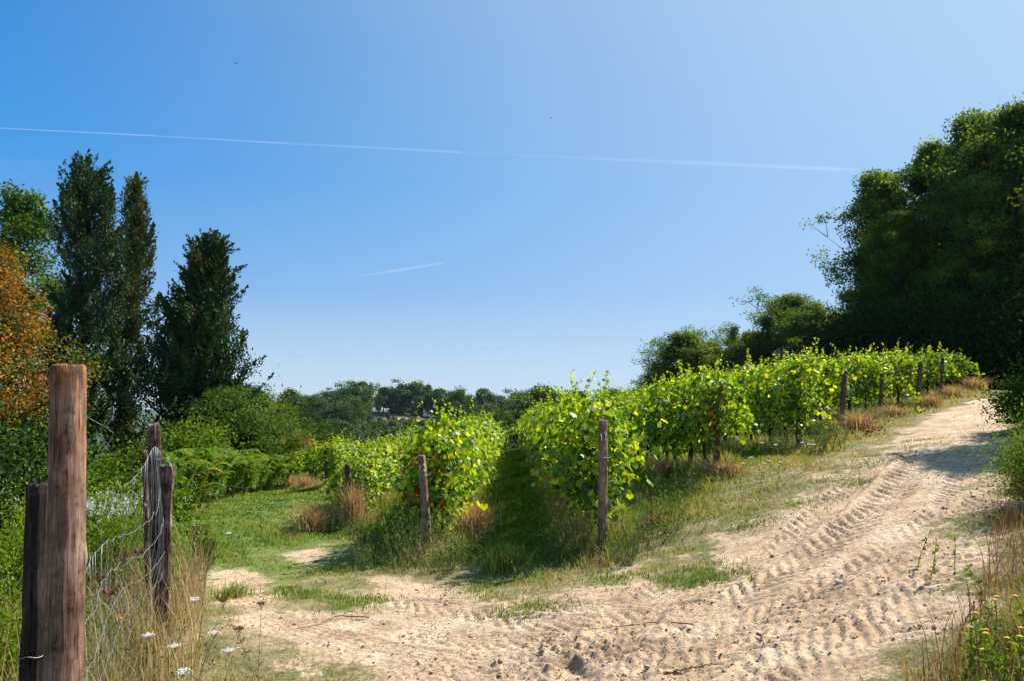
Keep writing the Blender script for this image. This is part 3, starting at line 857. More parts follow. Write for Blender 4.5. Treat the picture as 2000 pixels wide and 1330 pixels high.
# shrubs close behind the wire fence, lower left
nl = [
    ('near', 'dark green shrub at the left edge behind the leaning black post', -3.0, 4.2, 1.0, .42),
    ('near', 'green shrub behind the fence, just left of the big round post', -4.0, 5.9, 1.15, .55),
    ('dark', 'large dark shrub left of the fence in the shade of the rusty tree', -7.0, 8.6, 1.9, 1.1),
    ('bright', 'sunlit yellow-green shrub behind the woven wire fence', -5.2, 8.9, 1.25, .8),
    ('bright', 'small light green shrub between the big round post and the old posts', -3.75, 7.3, 1.0, .42),
    ('broad', 'mid green shrub behind the climber with cream blossom', -6.2, 11.5, 1.4, 1.0),
    ('bright', 'low yellow-green shrub growing through the bottom of the fence', -2.85, 4.9, .5, .3),
    ('dark', 'dark shrub filling the left edge of the lane beyond the fence', -9.2, 12.5, 2.0, 1.4),
]
nl += [('near', 'leafy green shrub overhanging the bank at the right edge of the photo', 4.75, 6.35, .75, .45),
    ('broad', 'darker shrub on the bank above the middle of the track', 8.3, 11.1, .9, .6),
    ('near', 'low green shrub on the bank beside the shaded part of the track', 6.15, 8.2, .6, .4)]
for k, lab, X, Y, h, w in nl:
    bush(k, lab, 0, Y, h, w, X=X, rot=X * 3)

# climbing clematis in cream flower on the fence
bl = bush('near', 'green climber covered with cream white blossom behind the wire fence', 0, 6.3, 1.12, .34, X=-3.45, name='blossom_climber', cat='climber')
g = Geo(); r = rng(5)
n = 260
cx = r.normal(size=(n, 3)) * np.array([.75, .5, .09]) + np.array([-.15, -.3, 1.38])
pp = np.repeat(cx, 7, axis=0) + r.normal(size=(n * 7, 3)) * .02
scatter(g, DIA_V, DIA_F, pp, rand_dir(r, n * 7, .5), rand_dir(r, n * 7, .8), .026, .5)
link('blossom', g.mesh('blossom', M['petalw']), bl)

# bracken ferns
def fern_mesh(seed, nfr, L):
    g = Geo(); s = Geo(); r = rng(seed)
    for i in range(nfr):
        az = r.uniform(0, 6.28); ln = L * r.uniform(.65, 1.1)
        out = np.array([math.cos(az), math.sin(az), 0])
        tt = np.linspace(0, 1, 26)
        arch = r.uniform(.35, .75)
        pts = out * (tt[:, None] ** 1.3) * ln * arch + np.array([0, 0, 1]) * (np.sin(tt * PI * .62) * ln * .9)[:, None] + r.normal(size=3) * .04
        tube(s, pts[::3], np.linspace(.006, .002, len(pts[::3])), 3, .6)
        tint = r.uniform(.2, .75) if r.random() < .93 else r.uniform(.75, .95)
        tan = unit(np.gradient(pts, axis=0)); side = unit(np.cross(tan, np.array([0, 0, 1.0])))
        for k in range(5, 26):
            w = ln * .30 * (1 - (k - 5) / 21.5) ** .8
            for sg in (-1, 1):
                ax = unit((side[k] * sg + tan[k] * .45)[None])[0]
                m = 6
                f = (np.arange(m) + 1) / (m + .3)
                P0 = pts[k] + ax[None] * (f * w)[:, None] - np.array([0, 0, .12]) * (f ** 2 * w)[:, None]
                for s2 in (-1, 1):
                    dirs = unit(ax[None] * .7 + tan[k][None] * s2 * 1.0 + r.normal(size=(m, 3)) * .12)
                    nr = np.tile(np.array([[0, 0, 1.0]]), (m, 1)) + r.normal(size=(m, 3)) * .25
                    scatter(g, DIA_V * np.array([.8, 1, 1]), DIA_F, P0, dirs, nr, w * .34 * (1.15 - f) + .012, np.clip(tint + r.normal(0, .06), 0, 1))
    return s.mesh('fern_stalks', M['gstem']), g.mesh('fern_fronds', M['fern'])
FERN = [fern_mesh(50 + i, 9, 1.25) for i in range(4)]
def fern(label, X, Y, s, i, group):
    t = thing('bracken_fern', label, 'fern', (X, Y, gz(X, Y) - .03), i * 1.9, group, s)
    link('stalks', FERN[i % 4][0], t); link('fronds', FERN[i % 4][1], t)
r = rng(77)
for i in range(46):
    u = i / 45.0
    px = 338 + 215 * u ** .8 + r.normal() * 8
    Y = 13.6 + 14 * u + r.uniform(0, 2.2)
    q = base_at(px, Y)
    fern('feathery green and yellowing bracken fern in the bank along the grass lane', q[0], q[1], r.uniform(.8, 1.2), i, 'bracken ferns along the grass lane')
for i in range(12):
    X, Y = -3.2 - r.uniform(0, 2.6), 4.4 + r.uniform(0, 4.5)
    fern('yellow-green bracken fern behind the wire fence posts', X, Y, r.uniform(.5, .75), i + 3, 'bracken ferns behind the fence')

# --- right: the dark wood
mats_r = [('wood', 61, 13.0, 2.7), ('wood', 62, 13.6, 3.2), ('broad', 63, 12.5, 2.6), ('dark', 64, 9.0, 2.7)]
RT = []
for mt, sd, H, Rm in mats_r:
    RT.append((tree_meshes('wood%d' % sd, sd, H, P_round(Rm, .02), .05, 80, 70000, .145, mt, .24, (5, 55), 'broad', .62, (0, 0), 6, .34, .3), H))
wood = [
    (0, 1742, 345, 42, 'tall oak with a ragged top at the vineyard side of the dark wood'),
    (2, 1738, 470, 46, 'oak with drooping side branches at the outer left edge of the dark wood'),
    (1, 1842, 290, 40, 'tall dark oak behind the end of the vineyard, second highest step of the wood'),
    (0, 1950, 232, 37, 'very tall dark oak above the upper end of the dirt track'),
    (1, 2040, 215, 33, 'highest dark oak at the right edge of the photo'),
    (2, 1790, 420, 36.5, 'dark oak in front of the tall oaks, behind the last vine row'),
    (1, 1900, 470, 33.5, 'deeply shaded oak behind the end of the last vine row'),
    (3, 1990, 560, 30.5, 'low shaded oak beside the upper end of the dirt track'),
    (0, 2270, 380, 27, 'shaded oak right of the track, partly outside the photo'),
    (3, 1700, 600, 46, 'small grey-green oak at the foot of the wood edge'),
]
for i, (v, px, py, Y, lab) in enumerate(wood):
    b = base_at(px, Y); h = height_to(px, py, Y)
    ms, H0 = RT[v]
    place_tree('oak_tree', lab, 'tree', ms, b, i * 1.1 + (2.4 if i in (1, 5) else (3.3 if i == 0 else 0)), h / H0)
for i, (X, Y, h, v) in enumerate([(11.0, 11.9, 6.0, 2), (24.5, 20.5, 8.0, 2), (29, 25, 9.0, 1)]):
    ms, H0 = RT[v]
    place_tree('oak_tree', ['oak beside the bank whose crown shades the dirt track', 'oak standing back from the bank beside the middle of the track', 'oak standing back from the bank near the dark wood', 'small oak beside the nearest part of the right bank'][i], 'tree', ms, (X, Y, gz(X, Y)), i * 2.1, h / H0)
for i in range(16):
    px = 1640 + i * 26; Y = 36 - i * .45 if px < 1900 else 31.5 - (px - 1900) * .02
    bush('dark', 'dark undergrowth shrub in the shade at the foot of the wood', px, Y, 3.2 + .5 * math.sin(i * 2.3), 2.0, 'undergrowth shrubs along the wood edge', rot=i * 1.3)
# --- trees beyond the upper vineyard
for m_, H0, px, py, Y, lab, sx in [
    (midc, 7.5, 1345, 655, 62, 'rounded green tree standing left of the others beyond the upper vine rows', 1.6),
    (mid, 7.0, 1300, 712, 66, 'small green tree below and left of the rounded tree', 1.5),
    (midc, 7.5, 1395, 672, 64, 'light green tree between the rounded tree and the sparse one', 1.4),
    (mids, 8.0, 1440, 640, 60, 'thin sparse tree with open twigs beyond the vine rows', 1.0),
    (midc, 7.5, 1470, 655, 58, 'sunlit green tree right of the sparse tree', 1.5),
    (mids, 8.0, 1500, 622, 56, 'second thin sparse tree, next to the yellowish tree', 1.0),
    (midc, 7.5, 1600, 600, 52, 'yellowish green tree in front of the tree with the thin top', 1.15),
    (midc, 7.5, 1552, 585, 56, 'green tree with a thin raised top beyond the vineyard', 1.3),
    (midc, 7.5, 1640, 622, 50, 'green tree touching the edge of the dark wood', 1.5),
    (RT[2][0], 12.5, 1255, 748, 78, 'low distant green tree just left of the small green tree', 1.2),
    (RT[0][0], 13.0, 1060, 765, 105, 'distant dark tree showing above the left end of the second long vine row', 1.0),
    (RT[2][0], 12.5, 1130, 772, 95, 'distant tree mostly hidden behind the second long vine row', 1.0),
    (RT[0][0], 13.0, 1195, 768, 90, 'distant tree half hidden above the middle of the vineyard', 1.0)]:
    b = base_at(px, Y); h = height_to(px, py, Y)
    s = h / H0
    place_tree('broadleaf_tree', lab, 'tree', m_, b, px * .37, (s * sx, s * sx, s))

# --- wood on the far hill
FT = []
for i, (H, Rm, mt, n_) in enumerate([(9, 3.6, 'far', 6500), (11, 3.4, 'broad', 6500), (8, 3.6, 'far', 6000), (10, 2.6, 'far', 5000), (9, 3.2, 'broad', 6000)]):
    FT.append((tree_meshes('far%d' % i, 80 + i, H, P_round(Rm, .02), .03 if i != 3 else .2, 36, int(n_ * 1.5), .40, mt, .16, (0, 50), 'broad', 1.0, (0, 0), 5, .22), H))
r = rng(9)
G_HILL = 'trees of the wood on the distant hill'
def far_tree(X, Y, h, v, lab, group, name='broadleaf_tree', sx=1.0):
    s = h / FT[v][1]
    return place_tree(name, lab, 'tree', FT[v][0], (X, Y, gz(X, Y) - .3), r.uniform(0, 6.28), (s * sx, s * sx, s), group)
sky_line = [(700, 752, 0, 262, 1.0), (672, 766, 2, 258, 1.0), (645, 768, 2, 256, 1.0), (618, 776, 2, 254, 1.0), (590, 787, 0, 250, 1.0), (740, 770, 3, 258, .6), (750, 756, 3, 274, 1.1),
            (785, 752, 1, 274, 1.1), (812, 752, 2, 276, 1.0), (836, 752, 3, 276, .55), (860, 760, 0, 276, 1.0), (885, 768, 2, 272, 1.0), (770, 765, 2, 278, 1.0), (912, 776, 0, 268, 1.1), (945, 782, 2, 262, 1.0)]
nm = ['the tallest dark tree left of the field', 'a round tree left of the tallest one', 'a mid-height tree on the left shoulder', 'a lower tree on the left shoulder', 'the lowest tree at the left foot of the skyline',
      'a slim tree beside the tallest one', 'an open tree left of the dense pair', 'the dense dark tree above the pale field', 'the dense round tree above the pale field', 'a slim tree right above the field', 'a tree at the right end of the field', 'a tree past the right end of the field',
      'a low tree behind the dense pair', 'a tree where the skyline starts to drop', 'the last tree where the skyline drops to the right']
for (px, py, v, Y, sx), lab in zip(sky_line, nm):
    X = ray(px, py)[0] * Y
    far_tree(X, Y, max(4.5, height_to(px, py, Y) * 1.0), v, 'tree on the distant hill skyline, ' + lab, 'trees on the skyline of the distant hill', sx=sx * 1.35)
cnt = 0; tries = 0; placed = []
while cnt < 230 and tries < 6000:
    tries += 1
    X = r.uniform(-100, 18); Y = r.uniform(165, 262)
    px_ = 1000 + X / Y * 1400
    if px_ < 540 or px_ > 1080: continue
    if ((X + 31) / 25) ** 2 + ((Y - 257) / 9) ** 2 < 1: continue
    if any((X - a) ** 2 + (Y - b) ** 2 < 8.5 for a, b in placed): continue
    placed.append((X, Y)); cnt += 1
    hh = r.uniform(7.0, 12.5)
    if 715 < px_ < 880 and Y > 205: hh = max(2.5, min(hh, (height_to(px_, 812, Y)) * .8))
    far_tree(X, Y, hh, int(r.integers(0, 5)), 'round-crowned tree in the wood that covers the slope of the distant hill', G_HILL, sx=1.15)
for px, py, Y, v, lab in [(985, 785, 120, 0, 'nearer dark tree at the end of the grass alley between the long vine rows'), (1015, 790, 118, 2, 'dark tree behind the left end of the second long vine row'),
                          (955, 792, 125, 2, 'dark tree just above the long left vine row'), (1045, 775, 115, 1, 'tall dark tree behind the second long vine row'), (925, 812, 120, 0, 'lower dark tree behind the long left vine row'),
                          (1000, 815, 95, 2, 'low dark shrubby tree closing the grass alley'), (965, 825, 92, 0, 'low dark tree left of the alley end')]:
    X = ray(px, py)[0] * Y
    h = max(5, height_to(px, py, Y)) * .93; ms, H0 = RT[[0, 2, 0][v]]; place_tree('broadleaf_tree', lab, 'tree', ms, (X, Y, gz(X, Y) - .3), px * .7, (h / H0 * 1.1, h / H0 * 1.1, h / H0))
# valley wood on the left, seen through the cypresses
for i in range(40):
    px = r.uniform(-40, 640); Y = r.uniform(70, 130)
    X = ray(px, 800)[0] * Y
    h = (-.6 - r.uniform(1.5, 5)) - gz(X, Y)
    far_tree(X, Y, min(max(h, 3.5), 11), int(r.integers(0, 5)), 'green tree in the valley seen behind the cypresses and the hedge', 'trees in the valley behind the cypresses')

# ------------------------------------------------------------------ the vineyard
def vine_meshes(seed, n_leaf, H=1.5, end=0, red=0.0, low=.5, trunk=True, droop=()):
    """one vine, the row running along local Y; end=-1 closes the canopy towards the camera"""
    r = rng(seed); tg, cg = Geo(), Geo()
    # trunk and two arms
    tz = np.linspace(-.15, .85, 8); tx = np.cumsum(r.normal(size=8) * .018); ty = np.cumsum(r.normal(size=8) * .02)
    tube(tg, np.stack([tx, ty, tz], 1), np.linspace(.036, .022, 8) * (1 + .15 * r.normal(size=8)), 7)
    for sg in (-1, 1):
        limb(tg, r, (tx[-1], ty[-1], .82), (0, sg, .25), .55, .016, .008, .08, 0, 6, 5)
    canes = []
    for i in range(9):
        y0 = r.uniform(-.5, .5)
        p, d = limb(tg, r, (0, y0, .85), (r.normal() * .35, r.normal() * .15, 1), r.uniform(.4, .62), .005, .003, .12, 0, 5, 3)
        canes.append(p)
    # leaf positions: a bumpy curtain
    n = int(n_leaf * 2.1)
    y = r.uniform(-.62, .62, n); u = r.beta(1.45, 1.1, n)
    top = H + .16 * noise(y * 3.1 + seed * 5.3, y * 0 + .5, seed) + .05 * np.sin(y * 13 + seed * 2)
    bot = low + .12 * np.sin(y * 7 + seed * 3)
    z = bot + (top - bot) * u
    wid_f = lambda q: .10 + .20 * np.sin(np.clip(q, 0, 1) ** 1.5 * PI) ** .6
    side = r.choice([-1, 1], n)
    # hanging strands: the lower edge is ragged, and the curtain has holes
    cutv = bot + .30 * np.clip(noise(y * 5.5 + seed * 3.1, side * 2.0, seed) + .25, 0, 1)
    hole = noise(y * 4.2 + seed, z * 4.2 + side * 9, seed + 5)
    okm = (z > cutv) & ((hole > -.24) | (r.random(n) < .2))
    y, u, z, side = y[okm], u[okm], z[okm], side[okm]; n = len(y); wid = wid_f(u)
    x = side * np.abs(r.normal(size=n)) * wid * .75
    pos = np.stack([x, y, z], 1)
    outd = np.stack([side * 1.0, r.normal(size=n) * .3, np.full(n, .35) + .6 * (u > .85)], 1)
    if end:
        m = r.random(n) < .13
        pos[m, 1] = end * (.5 + np.abs(r.normal(size=m.sum())) * .12); outd[m] = np.stack([r.normal(size=m.sum()) * .5, np.full(m.sum(), end * 1.0), np.full(m.sum(), .3)], 1)
    tint = np.clip(.46 + .23 * r.normal(size=n) + .10 * (u - .5), 0, .83)
    # upright shoots
    for i in range(9):
        y0 = r.uniform(-.55, .55); L = r.uniform(.12, .38) if i > 1 else r.uniform(.35, .62)
        p, d = limb(tg, r, (r.normal() * .08, y0, H - .1), (r.normal() * .35, r.normal() * .35, 1), L + .1, .0035, .0015, .16, 0, 7, 3)
        m = int(5 + L * 14); f = np.linspace(.25, 1, m)
        q = np.stack([np.interp(f, np.linspace(0, 1, 7), p[:, k]) for k in range(3)], 1)
        sz = (1.1 - f * .75)
        scatter(cg, GRAPE_V, GRAPE_F, q, rand_dir(r, m, -.2), rand_dir(r, m, .6), .075 * sz + .012, np.clip(.62 + r.normal(0, .08, m), 0, .9))
    for (dx, dy, L) in droop:
        p = np.array([dx * .15, dy * .4, H - .25]); pts = [p]
        d = unit(np.array([[dx, dy, .25]]))[0]
        for k in range(11):
            d = unit((d + np.array([0, 0, -.26]) + r.normal(size=3) * .08)[None])[0]; p = p + d * L / 11; p[2] = max(p[2], .05); pts.append(p)
        pts = np.array(pts); tube(tg, pts, np.linspace(.005, .002, 12), 3)
        m = int(L * 34); f = r.uniform(0, 1, m)
        q = np.stack([np.interp(f, np.linspace(0, 1, 12), pts[:, k]) for k in range(3)], 1) + r.normal(size=(m, 3)) * .055
        scatter(cg, GRAPE_V, GRAPE_F, q, unit(r.normal(size=(m, 3)) * .6 + np.array([0, 0, -.8])), rand_dir(r, m, .3), r.uniform(.05, .09, m), np.clip(.6 + r.normal(0, .12, m), 0, .9))
    nr = unit(outd + r.normal(size=(n, 3)) * .75 + np.array([0, 0, .2]))
    ax = unit(np.stack([outd[:, 0] * .3, r.normal(size=n) * .55, np.full(n, -.8)], 1) + r.normal(size=(n, 3)) * .35)
    if red:
        m = r.random(n) < red * 2.6 * (np.abs(z - .95) < .4) * (y < -.1) * (x < .12)
        tint[m] = r.uniform(.93, 1.0, m.sum())
    m2 = r.random(n) < .005; tint[m2] = r.uniform(.86, 1, m2.sum())
    scatter(cg, GRAPE_V, GRAPE_F, pos, ax, nr, r.uniform(.045, .10, n), tint)
    return tg.mesh('vine_trunk', M['vinebark'], True), cg.mesh('vine_leaves', M['vine'])

VINES = [vine_meshes(100 + i, 760, low=.48 if i % 2 else .40) for i in range(6)]
VLOW = [vine_meshes(120 + i, 760, low=.34) for i in range(4)]
def vine(label, ms, x, y, h, rot, group, flip=False, name='grapevine'):
    t = thing(name, label, 'grapevine', (x, y, gz(x, y) - .02), rot, group, (1.2 if h > 1.58 or X == -1.1 else 1.05, 1.0, h / 1.5))
    link('trunk', ms[0], t); link('leaves', ms[1], t)
    return t

ROWINFO = {  # row x: (canopy height, number of vines, row words)
    -11.6: (1.45, 3, 'in the farthest lower row beside the hedge'), -9.5: (1.45, 4, 'in the second lower row from the hedge'),
    -7.4: (1.45, 6, 'in the lower row ending at the small leaning post'), -5.3: (1.35, 8, 'in the lower row just left of the straw clump row'),
    -3.2: (1.38, 17, 'in the row that ends at the dark post in the straw'), -1.1: (1.70, 33, 'in the long row that ends at the leaning numbered post'),
    1.0: (1.62, 33, 'in the long row that ends at the upright numbered post'), 3.1: (1.50, 22, 'in the row with bare trunks right of the upright numbered post'),
    5.2: (1.60, 20, 'in the row whose end post is buried in leaves'), 7.3: (1.60, 19, 'in the row ending at the first tall post on the right'),
    9.4: (1.55, 17, 'in the row with the long shoot trailing to the ground'), 11.5: (1.5, 14, 'in the row ending at the thick leaning post'),
    13.6: (1.42, 12, 'in the second to last row by the dark wood'), 15.7: (1.35, 9, 'in the last row by the dark wood')}
DROOPS = {-3.2: [(-1, -.6, 1.0), (-1, -.2, .9), (-.6, -1, .8)], -1.1: [(.3, -1, .8), (-.5, -1, .7)], 1.0: [(1, -.5, .6)], 3.1: [(.7, -1, .9), (1, -.4, .8)],
          5.2: [(-.6, -1, 1.1), (.3, -1, 1.0)], 7.3: [(.5, -.8, .6)], 9.4: [(1, -.9, 1.9), (.9, -.5, .8)], 11.5: [(.5, -.7, .5)], 13.6: [(1, -.6, 1.0)], 15.7: [(1, -.8, 1.7), (1, -.3, 1.3), (.6, -1, 1.2)],
          -5.3: [(-.5, -1, .6)], -7.4: [(0, -1, .5)], -9.5: [(-1, -1, .5)], -11.6: [(-1, 0, .5)]}
r = rng(3)
for ri, (X, Y, Z) in enumerate(ROW_END):
    h, nv, words = ROWINFO[X]
    low = X in (-1.1, 1.0, -3.2)
    em = vine_meshes(200 + ri, 950 if low else 850, end=-1, red=.16 if X == -1.1 else (.05 if X in (3.1, 11.5) else 0), low=.28 if low else .48, droop=DROOPS[X])
    y = Y + (.95 if X in (1.0, 7.3, 11.5, -1.1) else (.42 if X in (3.1, 5.2) else .72))
    vine('first grapevine ' + words.replace('in the', 'of the', 1), em, X, y, h, 0, None)
    for k in range(1, nv):
        y += 1.02
        ms = VLOW[int(r.integers(0, 4))] if low and X != -3.2 and k < 4 else VINES[int(r.integers(0, 6))]
        hh = h * (1 + .05 * r.normal()) if k < 3 or X not in (-1.1, ) else 1.52 * (1 + .05 * r.normal())
        vine('leafy green grapevine ' + words, ms, X + r.normal() * .04, y, hh, PI * int(r.integers(0, 2)), 'grapevines ' + words)
    # the trellis wires of the row
    g = Geo()
    yy = np.arange(Y, Y + nv * 1.02, 2.0)
    gg = base_z(np.full(len(yy), X), yy)
    for wz in (.72, 1.15):
        tube(g, np.stack([np.full(len(yy), X), yy, gg + wz * h / 1.5], 1), .002, 4)
    tag(link('trellis_wire', g.mesh('trellis_wire', M['wire'])), 'thin trellis wires ' + words, 'wire')

# posts
def post_mesh(H, rad, seed, flare=0.0, rings=26, sides=20, crack=.06, bow=0.0, knots=3, topr=None, depth=.3):
    r = rng(seed); th = np.arange(sides) * 2 * PI / sides; zs = np.linspace(-depth, H, rings)
    ph = r.uniform(0, 6, 6)
    v = []
    kn = [(r.uniform(0, 6.28), r.uniform(.1, .95) * H) for _ in range(knots)]
    for z in zs:
        t = z / H
        rr_ = rad * (1.06 - .12 * t) * (1 + flare * max(0, (t - .85) / .15))
        rv = rr_ * (1 + crack * np.sin(th * 3 + ph[0] + t * 1.5) + crack * .8 * np.sin(th * 7 + ph[1] + t * 4) + crack * .5 * np.sin(th * 11 + ph[2] - t * 9) + crack * .5 * noise(th * 2.2, np.full(sides, z * 7), seed))
        for a, kz in kn:
            dth = (th - a + PI) % (2 * PI) - PI
            rv = rv + rad * .16 * np.exp(-(dth / .35) ** 2 - ((z - kz) / (rad * .55)) ** 2)
        bx = bow * math.sin(PI * max(t, 0))
        v.append(np.stack([np.cos(th) * rv + bx, np.sin(th) * rv, np.full(sides, z)], 1))
    v = np.concatenate(v)
    i = np.arange(rings - 1)[:, None] * sides + np.arange(sides)[None]; j = np.arange(rings - 1)[:, None] * sides + (np.arange(sides)[None] + 1) % sides
    f = np.stack([i, j, j + sides, i + sides], 2).reshape(-1, 4)
    g = Geo(); g.add(v, f)
    n0 = len(v); base = (rings - 1) * sides
    # rough sawn top: an inner ring and a centre, uneven
    inner = v[base:base + sides] * np.array([.82, .82, 1]) + np.stack([np.zeros(sides), np.zeros(sides), rad * (.10 + .12 * r.normal(size=sides) * (2 if crack > .1 else .5))], 1)
    g.add(inner, np.zeros((0, 3), int)); g.add([[0, 0, H + rad * .08]], np.zeros((0, 3), int))
    a = np.arange(sides); b = (a + 1) % sides
    g.f.setdefault(4, []).append(np.stack([base + a, base + b, n0 + b, n0 + a], 1))
    g.f.setdefault(3, []).append(np.stack([n0 + a, n0 + b, np.full(sides, n0 + sides)], 1))
    return g

def aim(o, base, top):
    d = Vector(top) - Vector(base)
    o.location = base
    o.rotation_euler = Vector((0, 0, 1)).rotation_difference(d.normalized()).to_euler()
    return d.length

def add_post(label, base, top, rad, mat, seed, name='wooden_post', ties=(), mark=None, **kw):
    base = Vector(base); top = Vector(top); H = (top - base).length
    t = thing(name, label, 'post')
    aim(t, base, top)
    link('post_shaft', post_mesh(H, rad, seed, **kw).mesh('post_shaft', M[mat], True), t)
    for zt in ties:
        g = Geo(); a = np.linspace(0, 2 * PI * 1.1, 22)
        tube(g, np.stack([np.cos(a) * rad * 1.16, np.sin(a) * rad * 1.16, H * zt + .006 * np.sin(a * 3) + a * .002], 1), .0022, 4)
        tube(g, np.array([(rad * 1.1, 0, H * zt), (rad * 1.7, .02, H * zt + .015), (rad * 2.1, .05, H * zt - .03)]), .002, 4)
        link('wire_tie', g.mesh('wire_tie', M['wire']), t)
    if mark:
        g = Geo()
        strokes = {'1': [[(-.3, .6), (0, 1), (0, 0)]], '2': [[(-.35, .75), (-.2, .98), (.15, 1), (.32, .78), (.2, .5), (-.35, .02), (.4, .0)]],
                   '3': [[(-.3, .9), (0, 1.0), (.3, .8), (.02, .54), (.33, .28), (0, 0), (-.32, .12)]]}
        for k, ch in enumerate(mark):
            for st in strokes[ch]:
                px_ = np.array([p[0] for p in st]) * .032 + (k - .45) * rad * .85
                pz_ = np.array([p[1] for p in st]) * .085 + H * .855
                # rotate strokes round to the side facing the camera
                R_ = rad * 1.13
                py_ = -np.sqrt(np.maximum(R_ ** 2 - px_ ** 2, 0))
                tube(g, np.stack([px_, py_, pz_], 1), .0055, 5)
        q = link('painted_number', g.mesh('painted_number', M['chalk']), t)
    return t

def top_at(px, py, Y): return at(px, py, Y)
E = {x: (x, y, z) for x, y, z in ROW_END}
PI_ = [
    (-11.6, None), (-9.5, None),
    (-7.4, (605, 917), 'small dark leaning post at the end of a lower vine row', .05),
    (-5.3, (636, 903), 'small dark post just left of the straw clump, in the lower rows', .05),
    (-3.2, (679, 906), 'dark wooden post standing in the tall straw clump', .055),
    (-1.1, (823, 889), 'rough greyish post with a white painted 12, leaning left beside red leaves', .056),
    (1.0, (1177, 821), 'brown round post with a faint painted 13 in front of the tallest vines', .052),
    (3.1, (1399, 792), 'dark post half hidden by leaves beside the bare vine trunks', .05),
    (5.2, (1561, 756), 'dark post almost buried in leaves, only its top showing', .05),
    (7.3, (1649, 731), 'dark leaning post, first tall one of the right-hand rows', .058),
    (9.4, (1723, 729), 'dark post beside the long vine shoot trailing to the ground', .05),
    (11.5, (1798, 707), 'thick leaning grey post near the end of the vineyard', .062),
    (13.6, (1841, 698), 'slim upright post, last one before the dark wood', .05)]
for i, p in enumerate(PI_):
    if p[1] is None: continue
    X, pt, lab, rad = p
    b = E[X]
    add_post(lab, (b[0], b[1], gz(b[0], b[1])), top_at(*pt, b[1]), rad, 'post' if X in (-1.1, 1.0) else 'darkpost', 300 + i, 'vineyard_post', ties=(.42, .8) if X == -1.1 else ((.3, .72) if X == 1.0 else (.8,)),
             mark={-1.1: '12', 1.0: '13'}.get(X), crack=.09, rings=30, topr=1)

def ground_hit(px, py, Y):
    p = at(px, py, Y); return p
# the big round post and its neighbours at the fence
T = Vector(at(133, 716, 2.6)); B = Vector(at(116, 1330, 2.6)); dd = (B - T).normalized()
zg = gz(B.x, B.y); B2 = T + dd * ((T.z - zg) / -dd.z)
big = add_post('big round brown post with an orange worn top, nearest at the left', B2, T, .0605, 'bigpost', 401, 'fence_post', crack=.022, rings=90, sides=48, knots=6, bow=.012)
g = Geo(); tube(g, [(0.022, -.062, 1.0), (.0225, -.068, 1.0)], .0035, 8); link('nail', g.mesh('nail', M['blackpost']), big)
T = Vector(at(76, 948, 2.95)); B = Vector(at(64, 1330, 2.95)); dd = (B - T).normalized(); zg = gz(B.x, B.y); B2 = T + dd * ((T.z - zg) / -dd.z)
add_post('black split post leaning behind the big round post', B2, T, .038, 'blackpost', 402, 'fence_post', crack=.14, rings=50, sides=26, ties=(.55, .35))
def fence_post(lab, tx, ty, bx, by, Y, rad, mat, seed, **kw):
    T = Vector(at(tx, ty, Y)); B = Vector(at(bx, by, Y)); dd = (B - T).normalized(); zg = gz(B.x, B.y)
    return add_post(lab, T + dd * ((T.z - zg) / -dd.z), T, rad, mat, seed, 'fence_post', **kw)
fence_post('tallest of the three old weathered posts bound with wire', 301, 829, 314, 1215, 5.6, .047, 'oldpost', 403, crack=.13, rings=60, sides=28, ties=(.83,))
fence_post('old weathered post with a flared cap, right one of the three', 329, 909, 319, 1195, 5.5, .040, 'oldpost', 404, crack=.13, rings=50, sides=24, flare=.5)
fence_post('short thin old post, left one of the three weathered posts', 284, 881, 291, 1100, 6.1, .030, 'oldpost', 405, crack=.12, rings=40, sides=20)

# woven wire mesh hung between them, sagging
def fence_pt(u, v):
    """u 0 at the big post, 1 at the old posts and beyond; v height in m"""
    X = -1.68 + (-2.70 + 1.68) * u; Y = 2.75 + (5.62 - 2.75) * u
    X += .035 * math.sin(u * 7 + v * 2) + .015 * math.sin(v * 6 + u * 11)
    Y += .03 * math.sin(u * 5 + v * 4)
    sag = -.09 * math.sin(PI * min(max(u, 0), 1)) * (1 if v < 1.2 else .3) + .03 * math.sin(u * 9 + v * 5)
    return (X, Y, gz(-1.68 - 1.02 * u, 2.75 + 2.87 * u) + v + sag)
fence = thing('wire_fence', 'sagging woven wire mesh fence between the big post and the old posts', 'wire fence', (0, 0, 0))
g = Geo(); r = rng(8)
hs = [.10, .24, .38, .54, .72, .92, 1.12]
for v in hs:
    us = np.linspace(.0, 1.04, 42)
    tube(g, [fence_pt(u, v + .012 * r.normal()) for u in us], .0017, 4)
us = np.linspace(.42, 1.06, 30)
tube(g, [fence_pt(u, 1.36 + .10 * math.sin(PI * (u - .42) / .64)) for u in us], .0020, 4)
for k in range(26):
    u = .02 + k * .041
    vt = 1.12 if u < .44 else 1.36 + .10 * math.sin(PI * (u - .42) / .64)
    ln = r.normal() * .015
    tube(g, [fence_pt(u + ln * v + .006 * math.sin(v * 17 + k), v) for v in np.linspace(.06, vt, 16)], .0013, 4)
link('mesh_panel', g.mesh('wire_mesh', M['wire']), fence)
g = Geo()
tube(g, [at(150, 800, 3.1), at(178, 818, 3.6), at(206, 833, 4.1), at(216, 820, 4.1), at(222, 812, 4.1)], .002, 4)
tube(g, [at(206, 833, 4.1), at(222, 845, 4.2), at(215, 860, 4.2), at(180, 905, 4.0)], .002, 4)
tube(g, [at(78, 765, 2.9), at(100, 775, 2.7), at(120, 790, 2.65)], .0022, 4)
tube(g, [at(322, 892, 5.5), at(333, 905, 5.45), at(339, 925, 5.45), at(336, 945, 5.45)], .002, 4)
link('loose_wire', g.mesh('loose_wire', M['wire']), fence)

